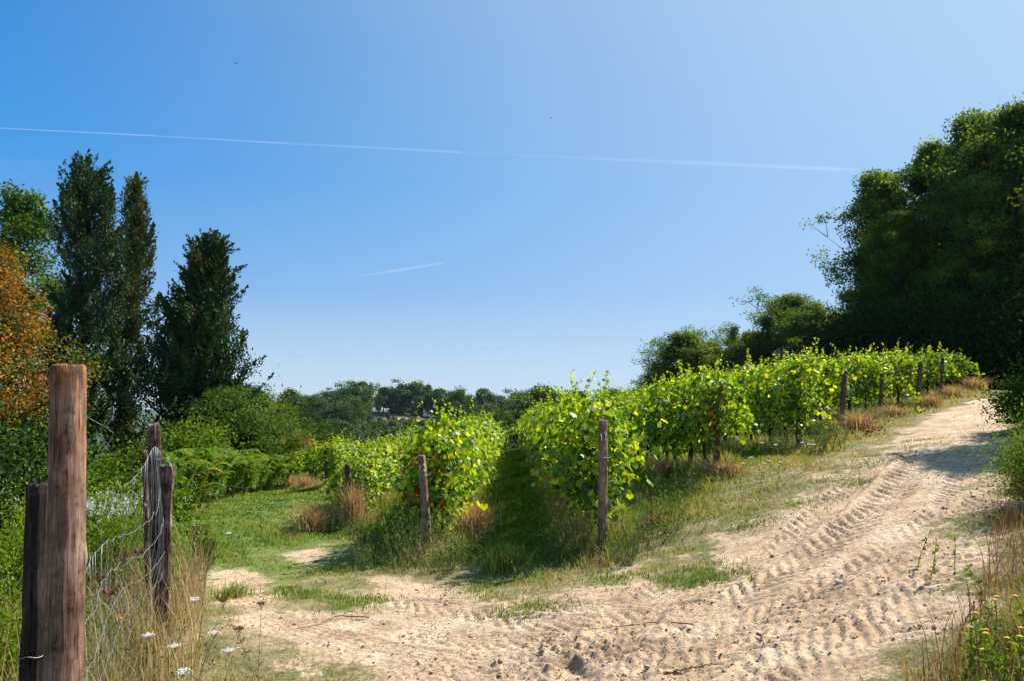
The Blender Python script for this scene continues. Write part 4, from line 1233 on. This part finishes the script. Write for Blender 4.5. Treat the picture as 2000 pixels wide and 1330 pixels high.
# ------------------------------------------------------------------ weeds, straw, flowers
def on_height(px, py, h, y0=2.0, y1=40):
    """point on the ray through a pixel that is h above the ground"""
    d = ray(px, py); Y = np.geomspace(y0, y1, 500)
    below = d[2] * Y < base_z(d[0] * Y, Y) + h
    i = int(np.argmax(below)) if below.any() else len(Y) - 1
    return d[0] * Y[i], Y[i]

def blades(g, r, P, H, W, tint, lean=.35, nod=.5):
    """grass blades, three triangles each"""
    n = len(P); az = r.uniform(0, 2 * PI, n)
    d = np.stack([np.cos(az), np.sin(az), np.zeros(n)], 1); s = np.stack([-np.sin(az), np.cos(az), np.zeros(n)], 1)
    ln = np.abs(r.normal(0, lean, n))[:, None]
    H = np.broadcast_to(H, (n,))[:, None]; W = np.broadcast_to(W, (n,))[:, None]
    up = np.array([[0, 0, 1.0]])
    m = P + up * H * .55 + d * H * ln * .4
    t = P + up * H * (1 - .25 * nod * ln) + d * H * (ln + .12)
    s = s + r.normal(size=(n, 3)) * .3
    v = np.stack([P - s * W * .5, P + s * W * .5, m - s * W * .42, m + s * W * .42, t], 1).reshape(-1, 3)
    b = (np.arange(n) * 5)[:, None, None]
    f = (np.array([(0, 1, 3), (0, 3, 2), (2, 3, 4)])[None] + b).reshape(-1, 3)
    g.add(v, f, np.repeat(np.broadcast_to(tint, (n,)), 5))

def straw_mesh(seed, n, H, rad, mat='straw', w=.006, green=False):
    r = rng(seed); g = Geo()
    a = r.uniform(0, 6.28, n); q = np.abs(r.normal(0, rad * .45, n))
    P = np.stack([np.cos(a) * q, np.sin(a) * q, np.full(n, -.03)], 1)
    blades(g, r, P, H * r.uniform(.45, 1.1, n), w, np.clip(r.normal(.5, .25, n), 0, 1), .42, .9)
    return g.mesh('straw_blades', M[mat])
STRAW = [straw_mesh(500 + i, 520, .62, .30, w=.009) for i in range(3)]
GTUFT = [straw_mesh(510 + i, 600, .35, .28, 'grass') for i in range(3)]


def weed_mesh(seed, n_st, H, spread, lsize=.022, leaf_n=26, flowers=0, lmat='weed', smat='gstem', fsize=.03, dry=.25, star=True):
    r = rng(seed); s = Geo(); g = Geo(); fl = Geo()
    for i in range(n_st):
        az = r.uniform(0, 6.28); b = np.array([math.cos(az), math.sin(az), 0]) * abs(r.normal()) * spread * .4
        d = (math.cos(az) * .45 * r.uniform(.1, 1.3), math.sin(az) * .45 * r.uniform(.1, 1.3), 1)
        L = H * r.uniform(.55, 1.15)
        pts, dd = limb(s, r, b - np.array([0, 0, .04]), d, L, .0035, .0014, .09, .0, 8, 3)
        ends = [pts[-1]]
        for j in range(5):
            f = int(r.integers(2, 7)); p2, d2 = limb(s, r, pts[f], (r.normal(), r.normal(), 1.1), L * r.uniform(.12, .32), .0018, .001, .12, 0, 4, 3)
            ends.append(p2[-1])
            q = p2[1:]; m = 3
            scatter(g, LEAF_V, LEAF_F, q, rand_dir(r, 3, .4), rand_dir(r, 3, .6), lsize * r.uniform(.5, 1.2, 3), np.clip(r.normal(.45, dry, 3), 0, 1))
        f = r.uniform(0, 1, leaf_n); q = np.stack([np.interp(f, np.linspace(0, 1, 8), pts[:, k]) for k in range(3)], 1)
        scatter(g, LEAF_V * np.array([.7, 1, 1]), LEAF_F, q, rand_dir(r, leaf_n, .35), rand_dir(r, leaf_n, .6), lsize * r.uniform(.6, 1.5, leaf_n) * (1.25 - f * .6), np.clip(r.normal(.45, dry, leaf_n), 0, 1))
        if flowers and i < flowers:
            c = ends[0]; k = 12; a = np.arange(k) * 2 * PI / k
            ax = np.stack([np.cos(a), np.sin(a), np.full(k, .12)], 1)
            scatter(fl, DIA_V, DIA_F, np.tile(c, (k, 1)), ax, np.tile([[0, 0, 1.0]], (k, 1)), fsize, .5)
            scatter(fl, DIA_V, DIA_F, np.tile(c + np.array([0, 0, .003]), (k, 1)), ax + np.array([0, 0, .4]), np.tile([[0, 0, 1.0]], (k, 1)), fsize * .5, .1)
    out = [('stems', s.mesh('weed_stems', M[smat])), ('leaves', g.mesh('weed_leaves', M[lmat]))]
    if fl.n: out.append(('flowers', fl.mesh('weed_flowers', M['petaly'])))
    return out
WEED = [weed_mesh(520, 20, .62, .35), weed_mesh(521, 18, .55, .4, .03, 20, 6, fsize=.014), weed_mesh(522, 22, .45, .45, .018, 30), weed_mesh(523, 16, .75, .3, .02, 18, smat='stem', dry=.35)]
def put(name, label, cat, parts, X, Y, s=1.0, rot=None, group=None, dz=0):
    t = thing(name, label, cat, (X, Y, gz(X, Y) + dz), (X * 3.7 + Y) if rot is None else rot, group, s)
    for nme, me in parts: link(nme, me, t)
    return t
def straw(label, X, Y, s, i, sz=None, kind='s'):
    me = STRAW[i % 3] if kind == 's' else GTUFT[i % 3]
    o = link('dry_grass_clump' if kind == 's' else 'grass_tuft', me, None, (X, Y, gz(X, Y)), i * 1.7, (s, s, sz or s))
    return tag(o, label, 'grass clump')

e = E
straw('tall golden straw clump around the dark post left of the leaning numbered post', e[-3.2][0] + .1, e[-3.2][1] - .15, 1.05, 0, 1.75)
straw('smaller pale straw clump spreading left of the tall golden straw', e[-3.2][0] - .65, e[-3.2][1] - .35, 1.2, 1, 1.0)
straw('brown dry grass clump at the foot of the first tall post on the right', e[7.3][0] + .15, e[7.3][1] - .5, 1.3, 2, .85)
straw('brown dry grass clump below the post with the trailing vine shoot', e[9.4][0] + .1, e[9.4][1] - .5, 1.3, 1, .6)
straw('brown dry grass clump below the thick leaning post', e[11.5][0] + .1, e[11.5][1] - .4, 1.2, 0, .7)
straw('straw clump at the foot of the slim upright post', e[13.6][0] + .1, e[13.6][1] - .4, 1.3, 2, .8)
straw('straw clump at the foot of the last vine row', e[15.7][0] + .2, e[15.7][1] - .3, 1.5, 1, .9)
straw('brown grass clump around the post beside the bare vine trunks', e[3.1][0] + .05, e[3.1][1] - .25, 1.1, 0, .4)
straw('dry grass clump among the bare vine trunks', e[3.1][0] - .5, e[3.1][1] + 1.1, 1.3, 2, .75)
straw('pale dry grass clump on the right flank of the row marked 12', -.55, e[-1.1][1] + 1.2, 1.2, 1, 1.1)
straw('dry grass clump at the foot of a lower vine row by the hedge', e[-7.4][0], e[-7.4][1] - .4, 1.5, 2, 1.0)
straw('dry grass clump where the ferns meet the lower vine rows', e[-9.5][0], e[-9.5][1] - .6, 1.9, 0, 1.2)
straw('low green tuft of coarse grass at the mouth of the grass alley', -.05, 8.15, 1.35, 0, 1.0, 'g')
straw('green grass tuft on the sand below the leaning numbered post', -2.75, 7.25, .9, 1, .45, 'g')
r = rng(611)
tg = Geo()
for i in range(44):
    px, py = [(1420, 1120), (1330, 1130), (1190, 1130), (1060, 1185), (960, 1150), (700, 1185), (640, 1160), (560, 1150), (1480, 1030), (1560, 985), (1640, 945), (1700, 905), (1760, 862)][i % 13]
    q = on_ground(px + r.uniform(-45, 45), py + r.uniform(-14, 14))
    m = int(r.uniform(110, 300)); sx_, sy_ = r.uniform(.08, .30), r.uniform(.05, .18)
    bx, by = q[0] + r.normal(size=m) * sx_, q[1] + r.normal(size=m) * sy_
    blades(tg, r, np.stack([bx, by, base_z(bx, by) - .01], 1), r.uniform(.02, .075, m), .006, np.clip(r.normal(.35, .2, m), 0, 1), .7, .9)
tag(link('grass_fringe', tg.mesh('grass_fringe', M['grass'])), 'thin grass creeping onto the bare soil at the track edge', 'grass', kind='stuff')
wl = [(0, -1.25, 9.15, 1.25, 'bushy green weed growing up the foot of the leaning numbered post'), (1, -.72, 9.0, 1.1, 'weed with small yellow flowers right of the leaning numbered post'),
      (2, -1.75, 9.2, 1.2, 'low weed in the shade left of the leaning numbered post'), (3, -.95, 8.65, .8, 'sparse thin-stemmed weed in front of the leaning numbered post'),
      (0, -.35, 9.35, .9, 'weed at the left edge of the grass alley mouth'), (2, -.75, 8.3, .7, 'low dark weed at the edge of the sand before the leaning numbered post'),
      (2, .55, 8.2, 1.2, 'dark low weed left of the upright numbered post'), (0, 1.25, 7.75, 1.0, 'tall grey-green weed right beside the upright numbered post'),
      (3, 1.55, 8.1, 1.0, 'thin-stemmed weed a step right of the upright numbered post'), (1, 1.8, 8.5, .9, 'weed with yellow flowers right of the upright numbered post'),
      (2, 1.1, 7.4, .8, 'low olive weed on the grass in front of the upright numbered post'), (0, .9, 8.1, 1.0, 'weed tangled round the foot of the upright numbered post'),
      (3, 3.0, 10.5, .8, 'sparse weed beside the bare vine trunks'), (2, 2.3, 9.7, 1.0, 'low weed between the two middle vine rows'),
      (0, 4.5, 12.2, 1.25, 'bushy weed mass below the leaf-buried post'), (2, 4.9, 11.9, 1.5, 'dark low weed with white flowers in front of the leaf-buried post'),
      (0, 5.4, 12.3, 1.2, 'bushy weed right of the leaf-buried post'), (3, 6.3, 14.1, 1.1, 'dry-stemmed weed between two right-hand rows'),
      (2, 8.2, 16.4, 1.3, 'low weed between the first tall post and the trailing shoot'), (2, 10.6, 18.6, 1.3, 'dark green weed before the thick leaning post'),
      (0, -2.9, 13.2, .9, 'weed at the right foot of the golden straw clump'), (2, -2.3, 11.5, 1.2, 'low green weed between the straw clump and the leaning numbered post'),
      (0, -1.9, 10.6, 1.1, 'green weed behind and left of the leaning numbered post'), (1, -4.0, 13.4, .9, 'weed left of the pale straw clump')]
for k, X, Y, s, lab in wl: put('weed_plant', lab, 'weed', WEED[k], X, Y, s)

# reddish dead vine shoots lying by the rows
def dead_mesh(seed):
    r = rng(seed); s, g = Geo(), Geo()
    for i in range(5):
        pts, _ = limb(s, r, (r.normal() * .04, r.normal() * .04, 0), (r.normal() * .5, r.normal() * .3, 1), r.uniform(.3, .5), .004, .002, .3, -.05, 8, 4)
        q = pts[r.integers(2, 8, 14)] + r.normal(size=(14, 3)) * .02
        scatter(g, LEAF_V * np.array([1.4, 1, 2.2]), LEAF_F, q, rand_dir(r, 14, -.4), rand_dir(r, 14), r.uniform(.03, .06, 14), r.uniform(0, 1, 14))
    return [('stems', s.mesh('dead_stems', M['twig'])), ('leaves', g.mesh('dead_leaves', M['deadred']))]
DM = dead_mesh(530)
p = on_ground(1262, 1028); put('dead_plant', 'dead plant with curled red leaves on the grass right of the upright numbered post', 'dead plant', DM, p[0], p[1], 1.0)
p = on_ground(1692, 850); put('dead_plant', 'small dead red-leaved plant at the foot of the first tall post', 'dead plant', DM, p[0], p[1], 1.0, 2.0)

# wild carrots
def umbel(seed, H, white=True, R_=.034):
    r = rng(seed); s, g = Geo(), Geo()
    pts, d = limb(s, r, (0, 0, -.03), (r.normal() * .22, r.normal() * .2, 1), H, .0028, .0014, .05, 0, 9, 4)
    c = pts[-1]; n = 16
    for i in range(n):
        q = math.sqrt((i + .5) / n) * R_; a = i * 2.4
        e_ = c + np.array([math.cos(a) * q, math.sin(a) * q, (.03 + .0 * q) if white else .03 + q * .5])
        tube(s, [c - np.array([0, 0, .012]), e_], .0007, 3)
        k = 7
        P0 = e_ + r.normal(size=(k, 3)) * np.array([.007, .007, .002])
        if white: scatter(g, DIA_V, DIA_F, P0, rand_dir(r, k), np.tile([[0, 0, 1.0]], (k, 1)) + r.normal(size=(k, 3)) * .3, .013, .6)
        else: scatter(g, DIA_V, DIA_F, P0, rand_dir(r, k, .5), rand_dir(r, k), .012, .5)
    p2, _ = limb(s, r, pts[4], (r.normal(), r.normal(), 1), H * .22, .0018, .001, .08, 0, 5, 3)
    fm = rng(seed + 1); m = 16
    q = pts[fm.integers(1, 5, m)]
    scatter(s, LEAF_V * np.array([.35, 1, 1]), DIA_F, q, rand_dir(fm, m, .3), rand_dir(fm, m), .05, .4)
    return [('stalk', s.mesh('umbel_stalk', M['stem'])), ('flower_head', g.mesh('umbel_head', M['petalw'] if white else M['drycap']))], c
UW = [umbel(540 + i, .55, True) for i in range(3)]; UB = [umbel(550 + i, .62, False, .03) for i in range(3)]
wc = [(289, 1240, 1, 'white wild carrot flower low beside the wire fence'), (342, 1261, 1, 'white wild carrot flower right of the one beside the fence'), (380, 1173, 1, 'white wild carrot flower leaning out above the sandy bend'),
      (418, 1237, 1, 'white wild carrot flower over the grass edge by the sand'), (447, 1267, 1, 'white wild carrot flower farthest right of the lower left group'), (359, 1311, 1, 'white wild carrot flower lowest at the bottom edge'),
      (405, 1049, 1, 'small pale wild carrot head against the green lane'), (446, 1042, 1, 'small pale wild carrot head highest against the green lane'), (398, 1024, 0, 'thin brown seed head against the green lane'),
      (348, 1034, 0, 'brown seed head right of the old posts'), (213, 1158, 0, 'large rusty brown seed head seen through the wire fence'), (243, 1085, 0, 'rusty brown seed head behind the upper fence wires'),
      (198, 1138, 0, 'brown seed head close to the big round post'), (271, 1083, 0, 'brown seed head just left of the old posts'), (467, 1232, 0, 'brown seed head right of the white flowers on the sand edge'),
      (436, 1177, 0, 'dark brown seed head on a tall bare stalk'), (510, 1180, 0, 'brown seed head on a long leaning stalk over the sand')]
for i, (px, py, w, lab) in enumerate(wc):
    ms, c = (UW if w else UB)[i % 3]
    s = .85 if px > 200 and py > 1100 else 1.0
    X, Y = on_height(px, py, (c[2] + .03) * s)
    if X / Y * 1400 + 1000 < 300: 
        s = 1.3; X, Y = on_height(px, py, (c[2] + .03) * s)
    put('wild_carrot', lab, 'wildflower', ms, X - c[0] * s, Y - c[1] * s, s, 0.0)
for i, (px, py) in enumerate([(1452, 903), (1468, 898), (1488, 868), (1492, 902), (1502, 905), (1515, 872), (1525, 899), (1567, 868), (1571, 839), (1580, 866), (1590, 872)]):
    ms, c = UW[i % 3]; X, Y = on_height(px, py, (c[2] + .03) * .7)
    put('wild_carrot', 'small white wild carrot flower in the weeds before the leaf-buried post', 'wildflower', ms, X - c[0] * .7, Y - c[1] * .7, .7, 0.0, 'white flowers in the weeds below the leaf-buried post')

# yellow daisies on the bank
def daisy(seed, H):
    r = rng(seed); s, g, fl = Geo(), Geo(), Geo()
    pts, d = limb(s, r, (0, 0, -.03), (r.normal() * .15, r.normal() * .15, 1), H, .003, .0018, .06, 0, 8, 4)
    c = pts[-1]; k = 16; a = np.arange(k) * 2 * PI / k
    ax = np.stack([np.cos(a), np.sin(a), np.full(k, .15)], 1)
    scatter(fl, DIA_V * np.array([.8, 1, 1]), DIA_F, np.tile(c, (k, 1)), ax, np.tile([[0, 0, 1.0]], (k, 1)), .0135, .6)
    th = np.arange(8) * PI / 4
    fl.add(np.concatenate([c + np.stack([np.cos(th) * .008, np.sin(th) * .008, np.full(8, .002)], 1), [c + np.array([0, 0, .007])]]), np.stack([np.arange(8), (np.arange(8) + 1) % 8, np.full(8, 8)], 1), .1)
    m = 26; q = pts[r.integers(0, 7, m)]
    scatter(g, LEAF_V * np.array([.8, 1, 1]), LEAF_F, q, rand_dir(r, m, .3), rand_dir(r, m, .6), r.uniform(.02, .05, m), np.clip(r.normal(.5, .2, m), 0, 1))
    p2, _ = limb(s, r, pts[4], (r.normal(), r.normal(), 1), H * .3, .002, .001, .08, 0, 5, 3)
    scatter(g, LEAF_V, LEAF_F, p2[1:], rand_dir(r, 4, .3), rand_dir(r, 4, .6), .02, .4)
    return [('stalk', s.mesh('daisy_stalk', M['gstem'])), ('leaves', g.mesh('daisy_leaves', M['bright'])), ('flower', fl.mesh('daisy_flower', M['petaly']))], c
DA = [daisy(560 + i, .34) for i in range(4)]
for i, (px, py) in enumerate([(1819, 1027), (1829, 1048), (1864, 1045), (1885, 1105), (1946, 1142), (1902, 1161), (1944, 1175), (1985, 1195), (1921, 1208), (1926, 1217), (1895, 1229), (1907, 1224), (1919, 1246), (1966, 1233), (1992, 1244), (1927, 1271), (1921, 1305), (1994, 1213)]):
    ms, c = DA[i % 4]; X, Y = on_height(px, py, c[2], y0=1.5)
    put('yellow_daisy', 'yellow flower on a thin leafy stalk at the edge of the grassy bank', 'wildflower', ms, X - c[0], Y - c[1], 1.0, 0.0, 'yellow wildflowers on the bank at the lower right')

# twigs and stones on the track
def twig(label, pix, r0, seed, name='fallen_twig'):
    g = Geo(); r = rng(seed); pts = []
    for px, py in pix:
        q = on_ground(px, py); pts.append((q[0], q[1], q[2] + r0 + .012))
    P = np.array(pts); t = np.linspace(0, len(P) - 1, 18)
    Q = np.stack([np.interp(t, np.arange(len(P)), P[:, k]) for k in range(3)], 1) + r.normal(size=(18, 3)) * .004
    tube(g, Q, np.linspace(r0, r0 * .4, 18), 5)
    tube(g, [Q[7], Q[7] + np.array([.05, .04, .02]), Q[7] + np.array([.09, .10, .015])], r0 * .4, 4)
    tag(link(name, g.mesh('twig', M['twig'])), label, 'twig')
twig('long thin curved twig on the sandy bend', [(720, 1212), (690, 1208), (655, 1209), (625, 1222), (580, 1234)], .006, 1)
twig('long thin twig lying along the tractor prints', [(1355, 1228), (1310, 1222), (1260, 1225), (1200, 1232), (1130, 1240)], .005, 2)
twig('short forked pale twig below the long twig on the prints', [(1478, 1242), (1488, 1250), (1493, 1266)], .008, 3)
twig('dark twig lying at the left foot of the shade on the track', [(1300, 1322), (1360, 1310), (1420, 1304)], .006, 4)
def stone(label, px, py, s, seed, mat='stone'):
    r = rng(seed); import bmesh
    bm = bmesh.new(); bmesh.ops.create_icosphere(bm, subdivisions=3, radius=1)
    for v in bm.verts:
        n = v.co.normalized(); k = 1 + .18 * float(noise(n.x * 1.7 + seed, n.y * 1.7 + n.z, seed)) + .08 * float(noise(n.x * 5, n.z * 5 + n.y * 3, seed + 1))
        v.co = Vector((n.x * k * 1.25, n.y * k, n.z * k * .7))
    me = bpy.data.meshes.new('stone'); bm.to_mesh(me); bm.free(); me.materials.append(M[mat])
    for p_ in me.polygons: p_.use_smooth = True
    q = on_ground(px, py)
    tag(link('stone', me, None, (q[0], q[1], q[2] + s * .45), seed, s), label, 'stone')
stone('rounded brown stone lying on the middle of the dirt track', 1640, 1141, .028, 1)
stone('small white pebble on the track left of the brown stone', 1481, 1148, .017, 2, 'chalk')
stone('tiny white pebble at the edge of the green patch by the track', 1438, 1115, .013, 3, 'chalk')
stone('grey clod-like stone high on the track near the bank', 1846, 996, .032, 4, 'clod')

# dry clods, uncountable
g = Geo(); r = rng(12)
import bmesh
bm = bmesh.new(); bmesh.ops.create_icosphere(bm, subdivisions=1, radius=1); iv = np.array([v.co[:] for v in bm.verts]); jf = np.array([[v.index for v in f.verts] for f in bm.faces]); bm.free()
n = 34000
th = r.uniform(-.75, .75, n); dist = np.exp(r.uniform(math.log(3.2), math.log(14), n))
cx, cy = np.sin(th) * dist, np.cos(th) * dist
sf = sand_field(cx, cy)
c0 = on_ground(1150, 1290)
dens = .15 + 1.2 * np.exp(-(((cx - c0[0]) / .9) ** 2 + ((cy - c0[1]) / .45) ** 2)) + .5 * sstep(.1, .5, fbm(cx * 1.2, cy * 1.2, 3, 99))
keep = (sf > .05) & (r.random(n) < dens)
cx, cy = cx[keep], cy[keep]; n = len(cx)
cz = base_z(cx, cy) + detail_z(cx, cy, sand_field(cx, cy))
sz = .003 + .007 * r.random(n) ** 3 + .012 * (r.random(n) < .03) * r.random(n)
kk = 1 + .3 * r.normal(size=(n, len(iv), 1))
V = iv[None] * kk * sz[:, None, None] * np.array([1.2, 1, .75]) + np.stack([cx, cy, cz + sz * .3], 1)[:, None]
F = (jf[None] + (np.arange(n) * len(iv))[:, None, None]).reshape(-1, 3)
g.add(V.reshape(-1, 3), F)
tag(link('dirt_clods', g.mesh('dirt_clods', M['clod'])), 'loose crumbs of dry soil scattered on the dirt track', 'dirt', kind='stuff')

# ------------------------------------------------------------------ grass, uncountable
EX = np.array([p[0] for p in ROW_END]); EY = np.array([p[1] for p in ROW_END])
def grass_layer(name, label, seed, N_, rmin, rmax, amax, which):
    r = rng(seed)
    th = r.uniform(-amax, amax, N_); dist = np.exp(r.uniform(math.log(rmin), math.log(rmax), N_))
    x, y = np.sin(th) * dist, np.cos(th) * dist
    sf = sand_field(x, y)
    t_in = y - np.interp(x, EX, EY)                       # > 0 inside the vineyard
    rowd = np.abs((x + 1.1 + 2.1 * 50) % 2.1); rowd = np.minimum(rowd, 2.1 - rowd)
    inx = (x > -12.2) & (x < 16.6)
    patch = fbm(x * .8, y * .8, 3, 201); fine = noise(x * 4, y * 4, 202)
    xt = np.interp(y, TOE[:, 1], TOE[:, 0]); bank = sstep(.0, .7, x - xt)
    left = sstep(0, .5, (-.40 * y - .15) - x) * sstep(11.5, 8.5, y)
    hgt = .045 + .03 * np.clip(patch + .5, 0, 1)
    dry = .50 + .32 * patch + .14 * fine
    edge = sstep(-.9, -.05, sf)
    dry = dry + .22 * edge
    ins = sstep(-.9, .15, t_in) * inx
    alley = ins * sstep(.25, .6, rowd); strip = ins * sstep(.6, .3, rowd)
    hgt = hgt * (1 - ins) + alley * (.12 + .05 * fine) + strip * (.26 + .08 * fine)
    dry = dry * (1 - alley * .30) + strip * .10 - .10 * sstep(1.2, 0, np.abs(x + .05)) * alley
    headw = np.exp(-((t_in + .5) / .6) ** 2) * inx * (1 - ins) * (y > 6)
    hgt = hgt + .05 * headw
    hgt = hgt * (1 - bank) + bank * (.20 + .08 * fine); dry = dry * (1 - bank) + bank * (.50 + .45 * patch + .15 * fine)
    hgt = hgt * (1 - left) + left * (.30 + .14 * fine); dry = dry * (1 - left) + left * (.66 + .2 * fine)
    hgt = hgt * (.5 + .5 * sstep(-.1, -.9, sf)); dry = dry + .13 * sstep(1.5, 3.5, x) * (1 - ins) + .20 * headw + .12 * strip * sstep(6, 0, t_in)
    lane = sstep(-1.8, -3.2, x) * sstep(6.0, 8.5, y) * (1 - ins); dry = dry - .16 * lane
    dens = .30 + .65 * sstep(-.15, .35, patch + .35 * fine + .25); dens = np.maximum(dens, lane * .95)
    dens = np.maximum(dens, np.maximum(np.maximum(ins, left), bank) * .9)
    dens = dens * (.35 + .65 * sstep(-.3, -1.1, sf)) * sstep(.12, -.25, sf + .15 * fine) + .012 * (sf > 0) * (fine > .25)
    keep = r.random(N_) < dens
    x, y, hgt, dry, dist = x[keep], y[keep], hgt[keep], dry[keep], dist[keep]
    n = len(x)
    z = base_z(x, y)
    g = Geo()
    blades(g, r, np.stack([x, y, z - .01], 1), hgt * r.uniform(.5, 1.35, n), np.maximum(.0035, .00085 * dist) * r.uniform(.7, 1.3, n), np.clip(dry + r.normal(0, .13, n), 0, 1), .5, .8)
    tag(link(name, g.mesh(name, M['grass'])), label, 'grass', kind='stuff')
grass_layer('grass', 'mown and wild grass growing around the track and between the vine rows', 210, 900000, 2.4, 46, .78, 0)

# long dry stalks at the fence
g = Geo(); r = rng(222); n = 2600
x = r.uniform(-3.6, -1.5, n); y = r.uniform(3.0, 7.6, n)
k = (x < -.40 * y - .10) & (x > -.72 * y - .4); x, y = x[k], y[k]; n = len(x)
P = np.stack([x, y, base_z(x, y) - .02], 1)
blades(g, r, P, r.uniform(.35, .85, n), .0042, r.uniform(.2, 1, n), .28, .6)
tag(link('dry_stalks', g.mesh('dry_stalks', M['straw'])), 'long dry straw stalks standing along the wire fence', 'dry grass', kind='stuff')
g = Geo(); n = 2200
y = r.uniform(1.6, 9, n); x = np.interp(y, TOE[:, 1], TOE[:, 0]) + np.abs(r.normal(0, .8, n)) + .05
P = np.stack([x, y, base_z(x, y) - .02], 1)
blades(g, r, P, r.uniform(.15, .45, n), .004, r.uniform(0, .8, n), .35, .6)
tag(link('dry_stalks', g.mesh('bank_stalks', M['drystalk'])), 'brown dry stalks standing in the grass of the right bank', 'dry grass', kind='stuff')
r = rng(31)
for i in range(16):
    y = 2.4 + i * .75; x = float(np.interp(y, TOE[:, 1], TOE[:, 0])) + .45 + r.uniform(0, .7)
    put('weed_plant', 'low green and reddish weed in the shaded grass of the right bank', 'weed', WEED[i % 4], x, y, r.uniform(.5, .85), None, 'weeds on the right bank')
for i in range(14):
    y = 3.3 + i * .33; x = -.43 * y - r.uniform(.2, .75)
    put('weed_plant', 'wiry green weed in the dry grass beside the wire fence', 'weed', WEED[(i * 3) % 4], x, y, r.uniform(.7, 1.1), None, 'weeds along the wire fence')

# ------------------------------------------------------------------ sky things: contrails, two birds
def vol_mat(name, dens):
    m, nt, out = new_mat(name)
    v = N(nt, 'ShaderNodeVolumeScatter'); v.inputs['Color'].default_value = (1, 1, 1, 1); v.inputs['Density'].default_value = dens; v.inputs['Anisotropy'].default_value = .2
    nt.links.new(v.outputs[0], out.inputs['Volume'])
    return m
def trail(label, segs, alt):
    t = thing('contrail', label, 'contrail')
    for i, (a, b, ra, rb, dens) in enumerate(segs):
        da, db = ray(*a), ray(*b)
        A = np.array(da) * alt / da[2]; B = np.array(db) * alt / db[2]
        g = Geo(); nn = 30; f = np.linspace(0, 1, nn)[:, None]
        rad = ra + (rb - ra) * f[:, 0]; rad = rad * (1 + .12 * noise(f[:, 0] * 12, f[:, 0] * 0 + i, 4)); 
        if i == len(segs) - 1: rad[-4:] *= np.array([.8, .6, .35, .05])
        tube(g, A + (B - A) * f - A, rad, 10)
        o = link('vapour', g.mesh('vapour', vol_mat('vapour', dens)), t); o.location = A
trail('long straight white aircraft trail crossing the whole sky', [((-160, 243), (300, 266), 16, 22, .0055), ((300, 266), (560, 281), 22, 32, .0024), ((560, 281), (900, 298), 34, 48, .0010), ((900, 298), (1150, 310), 50, 58, .00025), ((1150, 310), (1700, 334), 60, 90, .0004)], 9000)
trail('short faint wispy trail low in the middle of the sky', [((695, 541), (770, 530), 30, 60, .0006), ((770, 530), (875, 513), 60, 40, .0007)], 4500)
for px, py, lab in ((1076, 231, 'tiny dark bird high above the vineyard'), (461, 125, 'tiny dark bird high in the upper left sky')):
    t = thing('bird', lab, 'bird', at(px, py, 90)); g = Geo()
    tube(g, [(-.13, 0, 0), (-.06, 0, .01), (.05, 0, .01), (.13, 0, .02), (.16, 0, .02)], [.005, .03, .035, .025, .004], 6)
    link('body', g.mesh('bird_body', M['blackpost']), t)
    for s in (-1, 1):
        g = Geo(); g.add([(0, 0, .01), (.05, s * .1, .05), (-.01, s * .24, .02), (-.05, s * .1, .04), (0, s * .1, .055)], [(0, 1, 4), (1, 2, 4), (2, 3, 4), (3, 0, 4)])
        link('wing', g.mesh('bird_wing', M['blackpost']), t)

# ------------------------------------------------------------------ air
hb = Geo(); x0, x1, y0, y1, z0, z1 = -7200, 7200, -2000, 8800, float(zz.min()) - 1.0, 26.0
hb.add([(x0, y0, z0), (x1, y0, z0), (x1, y1, z0), (x0, y1, z0), (x0, y0, z1), (x1, y0, z1), (x1, y1, z1), (x0, y1, z1)],
       [(0, 3, 2, 1), (4, 5, 6, 7), (0, 1, 5, 4), (1, 2, 6, 5), (2, 3, 7, 6), (3, 0, 4, 7)])
hm, nt, out = new_mat('haze')
pv = N(nt, 'ShaderNodeVolumePrincipled'); pv.inputs['Color'].default_value = (.70, .84, 1.0, 1); pv.inputs['Density'].default_value = .00008; pv.inputs['Anisotropy'].default_value = .2
nt.links.new(pv.outputs[0], out.inputs['Volume'])
tag(link('haze', hb.mesh('haze', hm)), 'thin blue summer haze over the valley', 'haze', kind='stuff')
